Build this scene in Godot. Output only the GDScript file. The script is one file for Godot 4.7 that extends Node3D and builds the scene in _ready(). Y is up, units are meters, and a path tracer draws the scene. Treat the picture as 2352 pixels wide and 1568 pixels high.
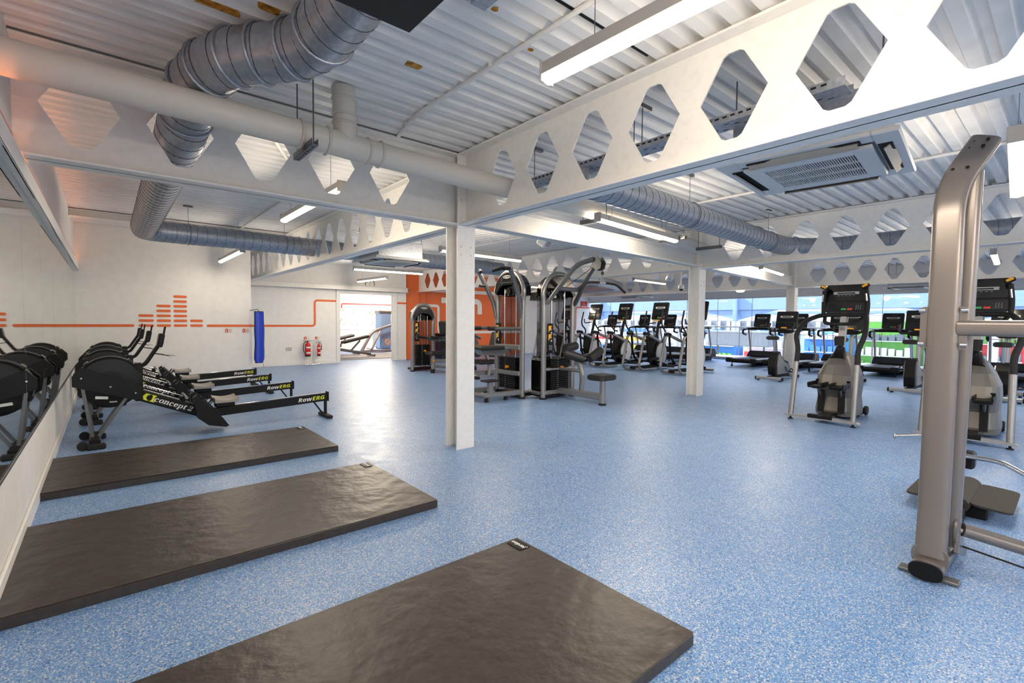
extends Node3D
# A gym with a blue speckled floor and a white steel frame. Metres, y up.
# x runs to the right along the back wall, -z runs along the mirror wall away from the camera.
const CEIL := 2.955
var M := {}
var names := {}

func _ready():
	setup_view()
	make_materials()
	build_shell()
	build_frame()
	build_lamps()
	build_services()
	build_wall_items()
	build_mats()
	build_rowers()
	build_strength()
	build_cable()
	build_cardio()
	build_back_room()
	build_outside()

func setup_view():
	var cam := Camera3D.new()
	cam.name = "camera"
	add_child(cam)
	cam.transform = Transform3D(Basis(Vector3(0.763496, 0.008338, 0.645759), Vector3(0.020808, 0.99908, -0.037501), Vector3(-0.645478, 0.042068, 0.76262)), Vector3(0, 1.3, 0))
	cam.fov = 70.900188
	cam.near = 0.05
	cam.far = 200.0
	cam.current = true
	var e := Environment.new()
	e.background_mode = Environment.BG_SKY
	var sky := Sky.new()
	var sm := ProceduralSkyMaterial.new()
	sm.sky_top_color = Color(0.80, 0.88, 1.0)
	sm.sky_horizon_color = Color(0.97, 0.98, 1.0)
	sm.ground_bottom_color = Color(0.62, 0.63, 0.66)
	sm.ground_horizon_color = Color(0.9, 0.92, 0.95)
	sm.sky_energy_multiplier = 1.5
	sm.ground_energy_multiplier = 1.0
	sky.sky_material = sm
	e.sky = sky
	e.tonemap_mode = Environment.TONE_MAPPER_LINEAR
	e.tonemap_exposure = 1.5
	e.sdfgi_enabled = true
	e.ssao_enabled = true
	e.ssil_enabled = true
	var we := WorldEnvironment.new()
	we.name = "world_environment"
	we.environment = e
	add_child(we)
	var sun := DirectionalLight3D.new()
	sun.name = "sun"
	add_child(sun)
	sun.look_at_from_position(Vector3(6, 7, -26), Vector3(8.2, 0, -15.5))
	sun.light_energy = 3.6
	sun.light_color = Color(1.0, 0.97, 0.92)
	sun.light_angular_distance = 1.5
	sun.shadow_enabled = true

# ---------------------------------------------------------------- helpers
func numbered(n: String) -> String:
	if not names.has(n):
		names[n] = 0
		return n
	names[n] += 1
	return "%s_%03d" % [n, names[n]]

func mb() -> SurfaceTool:
	var st := SurfaceTool.new()
	st.begin(Mesh.PRIMITIVE_TRIANGLES)
	return st

func obj(called: String, st, m: Material, parent = self) -> MeshInstance3D:
	var o := MeshInstance3D.new()
	o.name = numbered(called) if parent == self else called
	if st is SurfaceTool:
		st.set_material(m)
		o.mesh = st.commit()
	else:
		o.mesh = st
		o.material_override = m
	parent.add_child(o, true)
	return o

func thing(called: String, label: String, category: String, at := Vector3.ZERO, turn := 0.0, group := "") -> Node3D:
	var o := Node3D.new()
	o.name = numbered(called)
	add_child(o)
	o.position = at
	o.rotation.y = turn
	return tag(o, label, category, group)

func tag(o, label: String, category: String, group := ""):
	o.set_meta("label", label)
	o.set_meta("category", category)
	if group:
		o.set_meta("group", group)
	return o

func struct(called: String, st, m: Material) -> MeshInstance3D:
	var o := obj(called, st, m)
	o.set_meta("kind", "structure")
	return o

func struct_node(called: String) -> Node3D:
	var o := Node3D.new()
	o.name = numbered(called)
	add_child(o)
	o.set_meta("kind", "structure")
	return o

func dup(src: Node3D, at: Vector3, label := "", turn := INF) -> Node3D:
	var base := String(src.name)
	var r: Node3D = src.duplicate()
	r.name = numbered(base)
	add_child(r)
	r.position = at
	if turn != INF:
		r.rotation.y = turn
	if label:
		r.set_meta("label", label)
	return r

func V(x, y, z) -> Vector3:
	return Vector3(x, y, z)

func tri(st: SurfaceTool, a: Vector3, b: Vector3, c: Vector3, out: Vector3):
	var n := (b - a).cross(c - a)
	if n.length_squared() < 1e-16:
		return
	n = n.normalized()
	if n.dot(out) < 0:
		n = -n
	else:
		var t := b
		b = c
		c = t
	# front faces run clockwise
	st.set_normal(n)
	st.add_vertex(a)
	st.set_normal(n)
	st.add_vertex(b)
	st.set_normal(n)
	st.add_vertex(c)

func quad(st: SurfaceTool, a, b, c, d, out: Vector3):
	tri(st, a, b, c, out)
	tri(st, a, c, d, out)

# chamfered box: centre, size, bevel, own axes
func bx(st: SurfaceTool, c: Vector3, s: Vector3, bev := 0.0, bas := Basis()):
	var h := s * 0.5
	if bev <= 0.0:
		for ax in 3:
			for sg in [-1, 1]:
				var p := []
				for q in [[-1, -1], [1, -1], [1, 1], [-1, 1]]:
					var v := Vector3()
					v[ax] = h[ax] * sg
					v[(ax + 1) % 3] = h[(ax + 1) % 3] * q[0]
					v[(ax + 2) % 3] = h[(ax + 2) % 3] * q[1]
					p.append(c + bas * v)
				var nn := Vector3()
				nn[ax] = sg
				quad(st, p[0], p[1], p[2], p[3], bas * nn)
		return
	var b: float = min(bev, min(h.x, min(h.y, h.z)) * 0.98)
	var P := func(sg: Vector3, ax: int) -> Vector3:
		var v := Vector3()
		for k in 3:
			v[k] = sg[k] * (h[k] if k == ax else h[k] - b)
		return c + bas * v
	for ax in 3:
		var u := (ax + 1) % 3
		var w := (ax + 2) % 3
		for sg in [-1.0, 1.0]:
			var p := []
			for q in [[-1.0, -1.0], [1.0, -1.0], [1.0, 1.0], [-1.0, 1.0]]:
				var s3 := Vector3()
				s3[ax] = sg
				s3[u] = q[0]
				s3[w] = q[1]
				p.append(P.call(s3, ax))
			var nn := Vector3()
			nn[ax] = sg
			quad(st, p[0], p[1], p[2], p[3], bas * nn)
		# edges that run along ax
		for a in [-1.0, 1.0]:
			for d in [-1.0, 1.0]:
				var s0 := Vector3()
				s0[u] = a
				s0[w] = d
				s0[ax] = -1
				var s1 := s0
				s1[ax] = 1
				var nn := Vector3()
				nn[u] = a
				nn[w] = d
				quad(st, P.call(s0, u), P.call(s1, u), P.call(s1, w), P.call(s0, w), bas * nn)
	for a in [-1.0, 1.0]:
		for d in [-1.0, 1.0]:
			for f in [-1.0, 1.0]:
				var s3 := Vector3(a, d, f)
				tri(st, P.call(s3, 0), P.call(s3, 1), P.call(s3, 2), bas * s3)

# a box between two corner points
func bb(st: SurfaceTool, a: Vector3, b: Vector3, bev := 0.0):
	bx(st, (a + b) * 0.5, (b - a).abs(), bev)

# a bar with rectangular section from a to b; w across "side", h across the other way
func bar(st: SurfaceTool, a: Vector3, b: Vector3, w: float, h: float, up := Vector3.UP, bev := 0.004):
	var d := (b - a).normalized()
	var side := d.cross(up)
	if side.length() < 0.01:
		side = d.cross(Vector3.RIGHT)
	side = side.normalized()
	var u := side.cross(d).normalized()
	bx(st, (a + b) * 0.5, Vector3((b - a).length(), h, w), bev, Basis(d, u, side))

# a round or oval tube along points; r may be a list
func tube(st: SurfaceTool, p: Array, r, n := 10, squash := 1.0, ref := Vector3.ZERO, cap := true, sq := 1.0):
	var cnt := p.size()
	var u := Vector3.ZERO
	var rings := []
	var nrm := []
	for i in cnt:
		var d: Vector3
		if i == 0:
			d = p[1] - p[0]
		elif i == cnt - 1:
			d = p[i] - p[i - 1]
		else:
			d = (p[i] - p[i - 1]).normalized() + (p[i + 1] - p[i]).normalized()
		d = d.normalized()
		if ref != Vector3.ZERO:
			u = ref
		elif i == 0:
			u = Vector3.UP if absf(d.y) < 0.9 else Vector3.RIGHT
		u = (u - d * u.dot(d)).normalized()
		var v := d.cross(u)
		var rr: float = r[i] if r is Array else r
		var ring := PackedVector3Array()
		var nn := PackedVector3Array()
		for k in n:
			var a := TAU * k / n
			var ca := cos(a)
			var sa := sin(a)
			if sq < 1.0:
				ring.append(p[i] + (u * signf(ca) * pow(absf(ca), sq) * squash + v * signf(sa) * pow(absf(sa), sq)) * rr)
				nn.append((u * signf(ca) * pow(absf(ca), 2.0 - sq) / maxf(squash, 0.05) + v * signf(sa) * pow(absf(sa), 2.0 - sq)).normalized())
			else:
				ring.append(p[i] + (u * ca * squash + v * sa) * rr)
				nn.append((u * ca / maxf(squash, 0.05) + v * sa).normalized())
		rings.append(ring)
		nrm.append(nn)
	for i in cnt - 1:
		for k in n:
			var k2 := (k + 1) % n
			for t in [[i, k], [i + 1, k], [i + 1, k2], [i, k], [i + 1, k2], [i, k2]]:
				st.set_normal(nrm[t[0]][t[1]])
				st.add_vertex(rings[t[0]][t[1]])
	if cap:
		for e in [0, cnt - 1]:
			var out: Vector3 = (p[0] - p[1]) if e == 0 else (p[e] - p[e - 1])
			for k in range(1, n - 1):
				tri(st, rings[e][0], rings[e][k], rings[e][k + 1], out)

func rod(st: SurfaceTool, a: Vector3, b: Vector3, r: float, n := 10, r2 := -1.0):
	tube(st, [a, b], [r, r2 if r2 >= 0 else r], n)

# rounds the corners of a path
func bend(p: Array, r: float, seg := 5) -> Array:
	var o := [p[0]]
	for i in range(1, p.size() - 1):
		var a: Vector3 = p[i - 1] - p[i]
		var b: Vector3 = p[i + 1] - p[i]
		var k: float = min(r, min(a.length(), b.length()) * 0.48)
		var s: Vector3 = p[i] + a.normalized() * k
		var e: Vector3 = p[i] + b.normalized() * k
		for j in seg + 1:
			var t := float(j) / seg
			o.append(s.lerp(p[i], t).lerp((p[i] as Vector3).lerp(e, t), t))
	o.append(p[-1])
	return o

# turned shape: profile points (radius, height) about the y axis of xf
func lathe(st: SurfaceTool, prof: Array, n := 20, xf := Transform3D()):
	for i in prof.size() - 1:
		var a: Vector2 = prof[i]
		var b: Vector2 = prof[i + 1]
		var e := Vector2(b.y - a.y, a.x - b.x)
		if e.length() < 1e-6:
			continue
		e = e.normalized()
		for k in n:
			var t0 := TAU * k / n
			var t1 := TAU * (k + 1) / n
			var q := []
			for z in [[a, t0], [b, t0], [b, t1], [a, t1]]:
				q.append([xf * Vector3(z[0].x * cos(z[1]), z[0].y, z[0].x * sin(z[1])), xf.basis * Vector3(e.x * cos(z[1]), e.y, e.x * sin(z[1]))])
			for ix in [0, 2, 1, 0, 3, 2]:
				st.set_normal(q[ix][1].normalized())
				st.add_vertex(q[ix][0])

# polygon in the xy plane of xf, d thick along its z
func prism(st: SurfaceTool, poly: Array, d: float, xf := Transform3D()):
	var pp := PackedVector2Array(poly)
	var ix := Geometry2D.triangulate_polygon(pp)
	var zf := xf.basis.z
	for s in [-1.0, 1.0]:
		for i in range(0, ix.size(), 3):
			tri(st, xf * V(pp[ix[i]].x, pp[ix[i]].y, s * d / 2), xf * V(pp[ix[i + 1]].x, pp[ix[i + 1]].y, s * d / 2), xf * V(pp[ix[i + 2]].x, pp[ix[i + 2]].y, s * d / 2), zf * s)
	var cw := Geometry2D.is_polygon_clockwise(pp)
	for i in pp.size():
		var a := pp[i]
		var b := pp[(i + 1) % pp.size()]
		var nn := Vector2(b.y - a.y, a.x - b.x) * (-1.0 if cw else 1.0)
		quad(st, xf * V(a.x, a.y, -d / 2), xf * V(b.x, b.y, -d / 2), xf * V(b.x, b.y, d / 2), xf * V(a.x, a.y, d / 2), xf.basis * V(nn.x, nn.y, 0))

func xyz(at: Vector3, bas := Basis()) -> Transform3D:
	return Transform3D(bas, at)

# rounded rectangle outline
func rrect(w: float, h: float, r: float, seg := 4, at := Vector2.ZERO) -> Array:
	var o := []
	for q in [[1, 1, 0], [-1, 1, 1], [-1, -1, 2], [1, -1, 3]]:
		for k in seg + 1:
			var a: float = PI / 2 * (q[2] + float(k) / seg)
			o.append(at + Vector2(q[0] * (w / 2 - r) + cos(a) * r, q[1] * (h / 2 - r) + sin(a) * r))
	return o

func text(parent: Node3D, called: String, words: String, size: float, at: Vector3, bas: Basis, m: Material, serif := false, slant := 0.0, wide := 1.0, bold := 700) -> MeshInstance3D:
	var t := TextMesh.new()
	var f := SystemFont.new()
	f.font_names = PackedStringArray(["Droid Serif" if serif else "Droid Sans"])
	f.font_weight = bold
	t.font = f
	t.text = words
	t.font_size = 32
	t.pixel_size = size / 32.0
	t.depth = 0.0016
	t.curve_step = 2.0
	var o := MeshInstance3D.new()
	o.name = called
	o.mesh = t
	o.material_override = m
	parent.add_child(o, true)
	var sh := Basis(Vector3(wide, 0, 0), Vector3(slant, 1, 0), Vector3(0, 0, 1))
	o.transform = Transform3D(bas * sh, at)
	return o

# ---------------------------------------------------------------- materials
func mat(key: String, c: Color, rough := 0.5, metal := 0.0) -> StandardMaterial3D:
	var m := StandardMaterial3D.new()
	m.resource_name = key
	m.albedo_color = c
	m.roughness = rough
	m.metallic = metal
	M[key] = m
	return m

func glow(key: String, c: Color, e: float) -> StandardMaterial3D:
	var m := mat(key, c, 0.5)
	m.emission_enabled = true
	m.emission = c
	m.emission_energy_multiplier = e
	return m

func noise_tex(seed_: int, freq: float, ramp: Array, size := 512, oct := 4, type := FastNoiseLite.TYPE_SIMPLEX_SMOOTH) -> NoiseTexture2D:
	var n := FastNoiseLite.new()
	n.seed = seed_
	n.frequency = freq
	n.noise_type = type
	n.fractal_octaves = oct
	var t := NoiseTexture2D.new()
	t.width = size
	t.height = size
	t.seamless = true
	t.noise = n
	if ramp:
		var g := Gradient.new()
		var off := PackedFloat32Array()
		var col := PackedColorArray()
		for r in ramp:
			off.append(r[0])
			col.append(r[1])
		g.offsets = off
		g.colors = col
		t.color_ramp = g
	return t

func tri_tex(m: StandardMaterial3D, t: Texture2D, per_metre: float, world := true):
	m.albedo_texture = t
	m.uv1_triplanar = true
	m.uv1_world_triplanar = world
	m.uv1_scale = Vector3.ONE * per_metre

func speckle() -> ImageTexture:
	var s := 1024
	var im := Image.create(s, s, false, Image.FORMAT_RGB8)
	var base := Color8(108, 150, 202)
	im.fill(base)
	var rng := RandomNumberGenerator.new()
	rng.seed = 11
	var cols := [Color8(184, 196, 212), Color8(206, 206, 206), Color8(150, 178, 212), Color8(66, 112, 172), Color8(48, 88, 148), Color8(92, 136, 192), Color8(128, 164, 208), Color8(216, 212, 206)]
	for i in 52000:
		var c: Color = cols[rng.randi() % 8]
		var x := rng.randi() % s
		var y := rng.randi() % s
		var w := 2 + rng.randi() % 3
		var h := 2 + rng.randi() % 3
		im.fill_rect(Rect2i(x, y, w, h), c)
		im.fill_rect(Rect2i(x + rng.randi() % 3 - 1, y + 1 + rng.randi() % 2, w, 1 + rng.randi() % 2), c)
	return ImageTexture.create_from_image(im)

func make_materials():
	var fl := mat("blue_speckled_vinyl", Color.WHITE, 0.34)
	tri_tex(fl, speckle(), 1.0 / 1.4)
	fl.roughness_texture = noise_tex(5, 0.012, [[0.0, Color(0.72, 0.72, 0.72)], [1.0, Color(1, 1, 1)]], 512, 3)
	fl.roughness = 0.44
	mat("white_paint", Color(0.935, 0.93, 0.92), 0.62)
	tri_tex(M.white_paint, noise_tex(3, 0.02, [[0.0, Color(0.97, 0.965, 0.96)], [1.0, Color(1, 1, 1)]], 512, 4), 0.5)
	mat("white_steel", Color(0.925, 0.92, 0.91), 0.42)
	tri_tex(M.white_steel, noise_tex(8, 0.03, [[0.0, Color(0.975, 0.97, 0.965)], [0.5, Color(1, 1, 1)], [1.0, Color(1, 1, 1)]], 512, 4), 0.7)
	mat("deck", Color(0.935, 0.935, 0.935), 0.5)
	tri_tex(M.deck, noise_tex(18, 0.01, [[0.0, Color(0.94, 0.94, 0.935)], [0.6, Color(1, 1, 1)]], 512, 3), 0.4)
	mat("white_pvc", Color(0.82, 0.80, 0.765), 0.45)
	mat("orange_paint", Color8(232, 112, 56), 0.6)
	mat("orange_line", Color8(226, 106, 48), 0.5)
	mat("red_line", Color8(224, 84, 92), 0.5)
	mat("steel_galv", Color(0.74, 0.755, 0.78), 0.38, 0.7)
	tri_tex(M.steel_galv, noise_tex(21, 0.035, [[0.0, Color(0.78, 0.80, 0.84)], [1.0, Color(1, 1, 1)]], 512, 4), 1.2)
	mat("steel_seam", Color(0.16, 0.17, 0.19), 0.5, 0.4)
	mat("steel_rod", Color(0.45, 0.46, 0.48), 0.4, 0.9)
	mat("chrome", Color(0.82, 0.82, 0.83), 0.14, 1.0)
	mat("mirror", Color(0.88, 0.90, 0.885), 0.02, 1.0)
	mat("mat_vinyl", Color(1, 1, 1), 0.38)
	tri_tex(M.mat_vinyl, noise_tex(31, 0.05, [[0.0, Color8(50, 43, 40)], [1.0, Color8(62, 54, 50)]], 512, 4), 1.0)
	M.mat_vinyl.normal_enabled = true
	var nt := noise_tex(32, 0.014, [], 512, 5)
	nt.as_normal_map = true
	nt.bump_strength = 5.0
	M.mat_vinyl.normal_texture = nt
	M.mat_vinyl.normal_scale = 0.35
	mat("black_plastic", Color8(15, 15, 16), 0.45).metallic_specular = 0.36
	mat("black_gloss", Color8(18, 18, 20), 0.14)
	mat("black_satin", Color8(12, 12, 13), 0.36).metallic_specular = 0.36
	mat("rubber", Color8(20, 19, 19), 0.7)
	tri_tex(mat("rubber_grip", Color.WHITE, 0.75), noise_tex(41, 0.2, [[0.0, Color8(36, 34, 32)], [1.0, Color8(76, 72, 66)]], 512, 2), 3.0)
	mat("upholstery", Color8(32, 30, 29), 0.46)
	mat("seat_grey", Color8(150, 146, 142), 0.6)
	mat("machine_silver", Color(0.56, 0.56, 0.565), 0.3, 0.55)
	mat("machine_grey", Color(0.42, 0.425, 0.435), 0.3, 0.5)
	mat("tower_grey", Color(0.50, 0.475, 0.465), 0.28, 0.45)
	mat("shroud_silver", Color(0.62, 0.625, 0.63), 0.35, 0.35)
	mat("shroud_white", Color(0.80, 0.81, 0.82), 0.35, 0.15)
	mat("stepper_body", Color(0.44, 0.43, 0.41), 0.36, 0.3)
	mat("amber", Color8(240, 170, 30), 0.4)
	mat("amber_knob", Color8(240, 150, 20), 0.35)
	mat("screen_black", Color8(14, 14, 16), 0.1)
	mat("label_white", Color8(232, 232, 230), 0.5)
	mat("label_grey", Color8(180, 180, 180), 0.5)
	mat("label_yellow", Color8(214, 220, 40), 0.5)
	mat("key_green", Color8(30, 170, 90), 0.4)
	mat("key_red", Color8(220, 60, 56), 0.4)
	mat("extinguisher_red", Color8(200, 26, 24), 0.25)
	mat("sign_red", Color8(196, 44, 36), 0.5)
	mat("sign_white", Color8(225, 220, 200), 0.5)
	mat("blue_bag", Color8(28, 62, 190), 0.25)
	mat("recycle_green", Color8(176, 226, 60), 0.5)
	mat("bin_navy", Color8(24, 32, 64), 0.45)
	mat("rust_stain", Color.WHITE, 0.8)
	tri_tex(M.rust_stain, noise_tex(51, 0.02, [[0.0, Color8(120, 72, 14)], [0.5, Color8(190, 130, 40)], [1.0, Color8(214, 178, 110)]], 256, 4), 4.0)
	mat("dark_slot", Color8(16, 15, 15), 0.8)
	mat("louvre", Color(0.80, 0.805, 0.81), 0.5)
	mat("dusty_flap", Color8(166, 160, 150), 0.7)
	mat("speaker_grey", Color8(176, 176, 180), 0.6)
	mat("alu_frame", Color(0.8, 0.81, 0.82), 0.35, 0.4)
	mat("sky_blue_steel", Color(0.50, 0.62, 0.78), 0.5)
	mat("hall_white", Color(0.70, 0.71, 0.72), 0.6)
	mat("hall_grey", Color(0.44, 0.47, 0.50), 0.6)
	mat("concrete", Color(0.74, 0.74, 0.73), 0.8)
	mat("shop_white", Color(0.88, 0.88, 0.88), 0.6)
	mat("shop_green", Color8(96, 170, 62), 0.6)
	mat("shop_red", Color8(214, 52, 58), 0.6)
	mat("shop_blue", Color8(60, 130, 210), 0.6)
	mat("shop_grey", Color8(120, 130, 142), 0.6)
	mat("shop_yellow", Color8(240, 190, 60), 0.6)
	var g := mat("pane_glass", Color(0.9, 0.95, 0.95, 0.06), 0.02)
	g.transparency = BaseMaterial3D.TRANSPARENCY_ALPHA
	var sm := mat("smoked_shield", Color(0.10, 0.075, 0.06, 0.62), 0.08)
	sm.transparency = BaseMaterial3D.TRANSPARENCY_ALPHA
	glow("lamp_diffuser", Color(1.0, 0.94, 0.85), 5.0)
	glow("downlight_glow", Color(1.0, 0.93, 0.82), 4.0)
	glow("amber_strip_glow", Color(1.0, 0.55, 0.22), 3.0)
	mat("lamp_body", Color(0.72, 0.71, 0.70), 0.4, 0.2)
	mat("leaf", Color8(120, 150, 84), 0.7)
	mat("bark", Color8(110, 92, 78), 0.8)
	mat("grey_strip_mat", Color8(120, 118, 120), 0.6)

# ---------------------------------------------------------------- room shell
func slab(called: String, a: Vector3, b: Vector3, m: Material) -> MeshInstance3D:
	var st := mb()
	bb(st, a, b)
	return struct(called, st, m)

# flat ribbon of a path lying in a plane z = const (or x = const when turned)
func ribbon(st: SurfaceTool, p: Array, w: float, d: float, xf := Transform3D()):
	for i in p.size() - 1:
		var a: Vector2 = Vector2(p[i].x, p[i].y)
		var b: Vector2 = Vector2(p[i + 1].x, p[i + 1].y)
		var t0: Vector2 = (b - a) if i == 0 else (b - Vector2(p[i - 1].x, p[i - 1].y))
		var t1: Vector2 = (b - a) if i == p.size() - 2 else (Vector2(p[i + 2].x, p[i + 2].y) - a)
		var n0 := t0.normalized().orthogonal() * w / 2
		var n1 := t1.normalized().orthogonal() * w / 2
		var q := [a + n0, b + n1, b - n1, a - n0]
		var f := []
		var g := []
		for e in q:
			f.append(xf * V(e.x, e.y, d))
			g.append(xf * V(e.x, e.y, 0))
		quad(st, f[0], f[1], f[2], f[3], xf.basis.z)
		quad(st, f[0], f[1], g[1], g[0], xf.basis * V(n0.x, n0.y, 0))
		quad(st, f[3], f[2], g[2], g[3], xf.basis * V(-n0.x, -n0.y, 0))
		if i == 0:
			quad(st, f[0], f[3], g[3], g[0], xf.basis * V(a.x - b.x, a.y - b.y, 0))
		if i == p.size() - 2:
			quad(st, f[1], f[2], g[2], g[1], xf.basis * V(b.x - a.x, b.y - a.y, 0))

func pill(st: SurfaceTool, x0: float, x1: float, y: float, h: float, z: float):
	prism(st, rrect(x1 - x0, h, h * 0.49, 3, Vector2((x0 + x1) / 2, y)), 0.004, xyz(V(0, 0, z)))

func build_shell():
	slab("floor", V(-0.6, -0.12, -20.6), V(17.15, 0, 4.4), M.blue_speckled_vinyl)
	slab("wall_left", V(-0.6, 0, -11.5), V(-0.4, 3.05, 4.4), M.white_paint)
	var wb := slab("wall_back", V(-0.6, 0, -14.5), V(2.345, 3.05, -11.3), M.white_paint)
	var wf := mb()
	bb(wf, V(-0.6, 0, 4.2), V(17.15, 0.75, 4.4))
	bb(wf, V(-0.6, 2.7, 4.2), V(17.15, 3.05, 4.4))
	bb(wf, V(-0.6, 0.75, 4.2), V(0.2, 2.7, 4.4))
	bb(wf, V(9.2, 0.75, 4.2), V(17.15, 2.7, 4.4))
	struct("wall_front", wf, M.white_paint)
	var fw := struct_node("window_3")
	for k in 6:
		var ps := mb()
		bb(ps, V(0.23 + 1.5 * k, 0.78, 4.29), V(1.67 + 1.5 * k, 2.67, 4.3))
		obj("pane", ps, M.pane_glass, fw)
	for k in 7:
		var ps := mb()
		bb(ps, V(0.17 + 1.5 * k, 0.75, 4.26), V(0.23 + 1.5 * k, 2.7, 4.33), 0.006)
		obj("mullion", ps, M.alu_frame, fw)
	for y in [0.75, 2.67]:
		var ps := mb()
		bb(ps, V(0.2, y, 4.26), V(9.2, y + 0.03, 4.33), 0.004)
		obj("frame_rail", ps, M.alu_frame, fw)
	# alcove wall with the door opening
	var st := mb()
	bb(st, V(2.3, 0, -14.5), V(5.35, 3.05, -14.35))
	bb(st, V(7.13, 0, -14.5), V(7.56, 3.05, -14.35))
	bb(st, V(5.35, 2.12, -14.5), V(7.13, 3.05, -14.35))
	var wa := struct("wall_alcove", st, M.white_paint)
	st = mb()
	bb(st, V(7.5, 0, -14.8), V(12.9, 3.05, -14.6))
	bb(st, V(7.56, 0, -14.6), V(8.08, 3.05, -14.42), 0.01)
	bb(st, V(8.02, 0, -14.6), V(8.4, 3.05, -14.52), 0.01)
	var wo := struct("wall_orange", st, M.orange_paint)
	var wr := slab("wall_rear", V(12.9, 0, -14.8), V(17.0, 3.05, -14.6), M.white_paint)
	# bulkhead over the long window
	slab("wall_bulkhead", V(16.95, 2.2, -14.8), V(17.15, 3.05, 4.4), M.white_paint)
	# ceiling: trapezoidal deck sheets that run along x
	var ceil := struct_node("ceiling")
	var per := 0.158
	st = mb()
	for k in 6:
		var z0 := per * k
		var pr := [Vector2(0.0, 0.0), Vector2(0.07, 0.0), Vector2(0.092, 0.056), Vector2(0.136, 0.056), Vector2(0.158, 0.0)]
		for i in 4:
			var a: Vector2 = pr[i]
			var b: Vector2 = pr[i + 1]
			quad(st, V(-0.5, a.y, z0 + a.x), V(17.05, a.y, z0 + a.x), V(17.05, b.y, z0 + b.x), V(-0.5, b.y, z0 + b.x), V(0, -1, 0))
	# the lap joint: a thin lip where one sheet covers the next
	bb(st, V(-0.5, -0.003, 0.0), V(17.05, -0.0005, 0.016))
	st.set_material(M.deck)
	var sheet := st.commit()
	for k in 20:
		var o := MeshInstance3D.new()
		o.name = "deck_sheet"
		o.mesh = sheet
		ceil.add_child(o, true)
		o.position = V(0, CEIL, 4.22 - 0.948 * (k + 1))
	st = mb()
	bb(st, V(-0.6, CEIL + 0.06, -20.6), V(17.15, CEIL + 0.2, 4.4))
	obj("roof_slab", st, M.white_paint, ceil)
	slab("ceiling_room", V(4.4, CEIL, -20.2), V(13.2, CEIL + 0.06, -14.8), M.white_paint)
	# brown water stains on the deck
	var rng := RandomNumberGenerator.new()
	rng.seed = 3
	for s in [[1.56, -2.79, 0.13], [1.61, -2.14, 0.05], [2.01, -2.15, 0.045], [0.70, -2.9, 0.14], [0.49, -3.06, 0.24]]:
		var zc: float = 4.22 - 0.948 * 20 + per * round((s[1] - 4.22 + 0.948 * 20 - 0.035) / per) + 0.035
		var pl := []
		for i in 14:
			var a := TAU * i / 14
			var rr := rng.randf_range(0.7, 1.0)
			pl.append(Vector2(s[0] + cos(a) * s[2] * 0.5 * rr, clampf(sin(a) * s[2] * 0.5 * rr, -0.033, 0.033)))
		st = mb()
		prism(st, pl, 0.001, xyz(V(0, CEIL - 0.001, zc), Basis(Vector3.RIGHT, Vector3.BACK, Vector3.DOWN)))
		obj("rust_stain", st, M.rust_stain, ceil)
	# skirtings
	st = mb()
	bb(st, V(-0.4, 0, -11.3), V(-0.382, 0.115, 4.2), 0.006)
	struct("baseboard_left", st, M.white_steel)
	st = mb()
	bb(st, V(2.345, 0, -14.35), V(5.27, 0.115, -14.332), 0.006)
	bb(st, V(7.21, 0, -14.35), V(7.56, 0.115, -14.332), 0.006)
	struct("baseboard_alcove", st, M.white_steel)
	st = mb()
	bb(st, V(-0.382, 0, -11.3), V(2.345, 0.1, -11.285), 0.006)
	struct("baseboard_back", st, M.white_steel)
	# door frame
	st = mb()
	bb(st, V(5.25, 0, -14.36), V(5.36, 2.2, -14.32), 0.006)
	bb(st, V(7.12, 0, -14.36), V(7.23, 2.2, -14.32), 0.006)
	bb(st, V(5.25, 2.09, -14.36), V(7.23, 2.2, -14.319), 0.006)
	bb(st, V(5.33, 0, -14.52), V(5.37, 2.12, -14.345), 0.004)
	bb(st, V(7.11, 0, -14.52), V(7.15, 2.12, -14.345), 0.004)
	struct("trim_1", st, M.white_steel)
	# painted stripes and the bars of the sound-level graphic
	var z := -11.3
	st = mb()
	pill(st, -0.42, 0.398, 1.163, 0.05, z + 0.002)
	obj("painted_stripe", st, M.orange_line, wb)
	st = mb()
	pill(st, 1.537, 2.37, 1.16, 0.05, z + 0.002)
	obj("painted_stripe", st, M.orange_line, wb)
	for c in [[0.459, 0.691, 3], [0.73, 0.956, 5], [0.995, 1.216, 7], [1.26, 1.476, 2]]:
		for k in c[2]:
			st = mb()
			pill(st, c[0], c[1], 1.163 + 0.0934 * k, 0.05, z + 0.002)
			obj("painted_bar", st, M.orange_line, wb)
	st = mb()
	ribbon(st, bend([V(2.3, 1.12, 0), V(4.63, 1.12, 0), V(4.63, 1.86, 0), V(5.26, 1.86, 0)], 0.09), 0.06, 0.003, xyz(V(0, 0, -14.35)))
	obj("painted_stripe", st, M.orange_line, wa)
	st = mb()
	ribbon(st, [V(7.2, 1.86, 0), V(7.56, 1.86, 0)], 0.06, 0.003, xyz(V(0, 0, -14.35)))
	obj("painted_stripe", st, M.orange_line, wa)
	# stripe high on the mirror wall
	st = mb()
	bb(st, V(-0.4, 2.33, -11.28), V(-0.397, 2.375, 4.2))
	bb(st, V(-0.4, 2.05, -4.62), V(-0.397, 2.33, -4.59))
	obj("painted_stripe", st, M.orange_line, get_node("wall_left"))
	# white lines and raised letters on the orange wall
	st = mb()
	ribbon(st, bend([V(8.4, 1.82, 0), V(8.95, 1.82, 0), V(8.95, 0.88, 0), V(12.9, 0.88, 0)], 0.1), 0.09, 0.004, xyz(V(0, 0, -14.6)))
	obj("painted_stripe", st, M.label_white, wo)
	st = mb()
	bb(st, V(9.05, 1.92, -14.6), V(9.62, 2.12, -14.55), 0.006)
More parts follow.
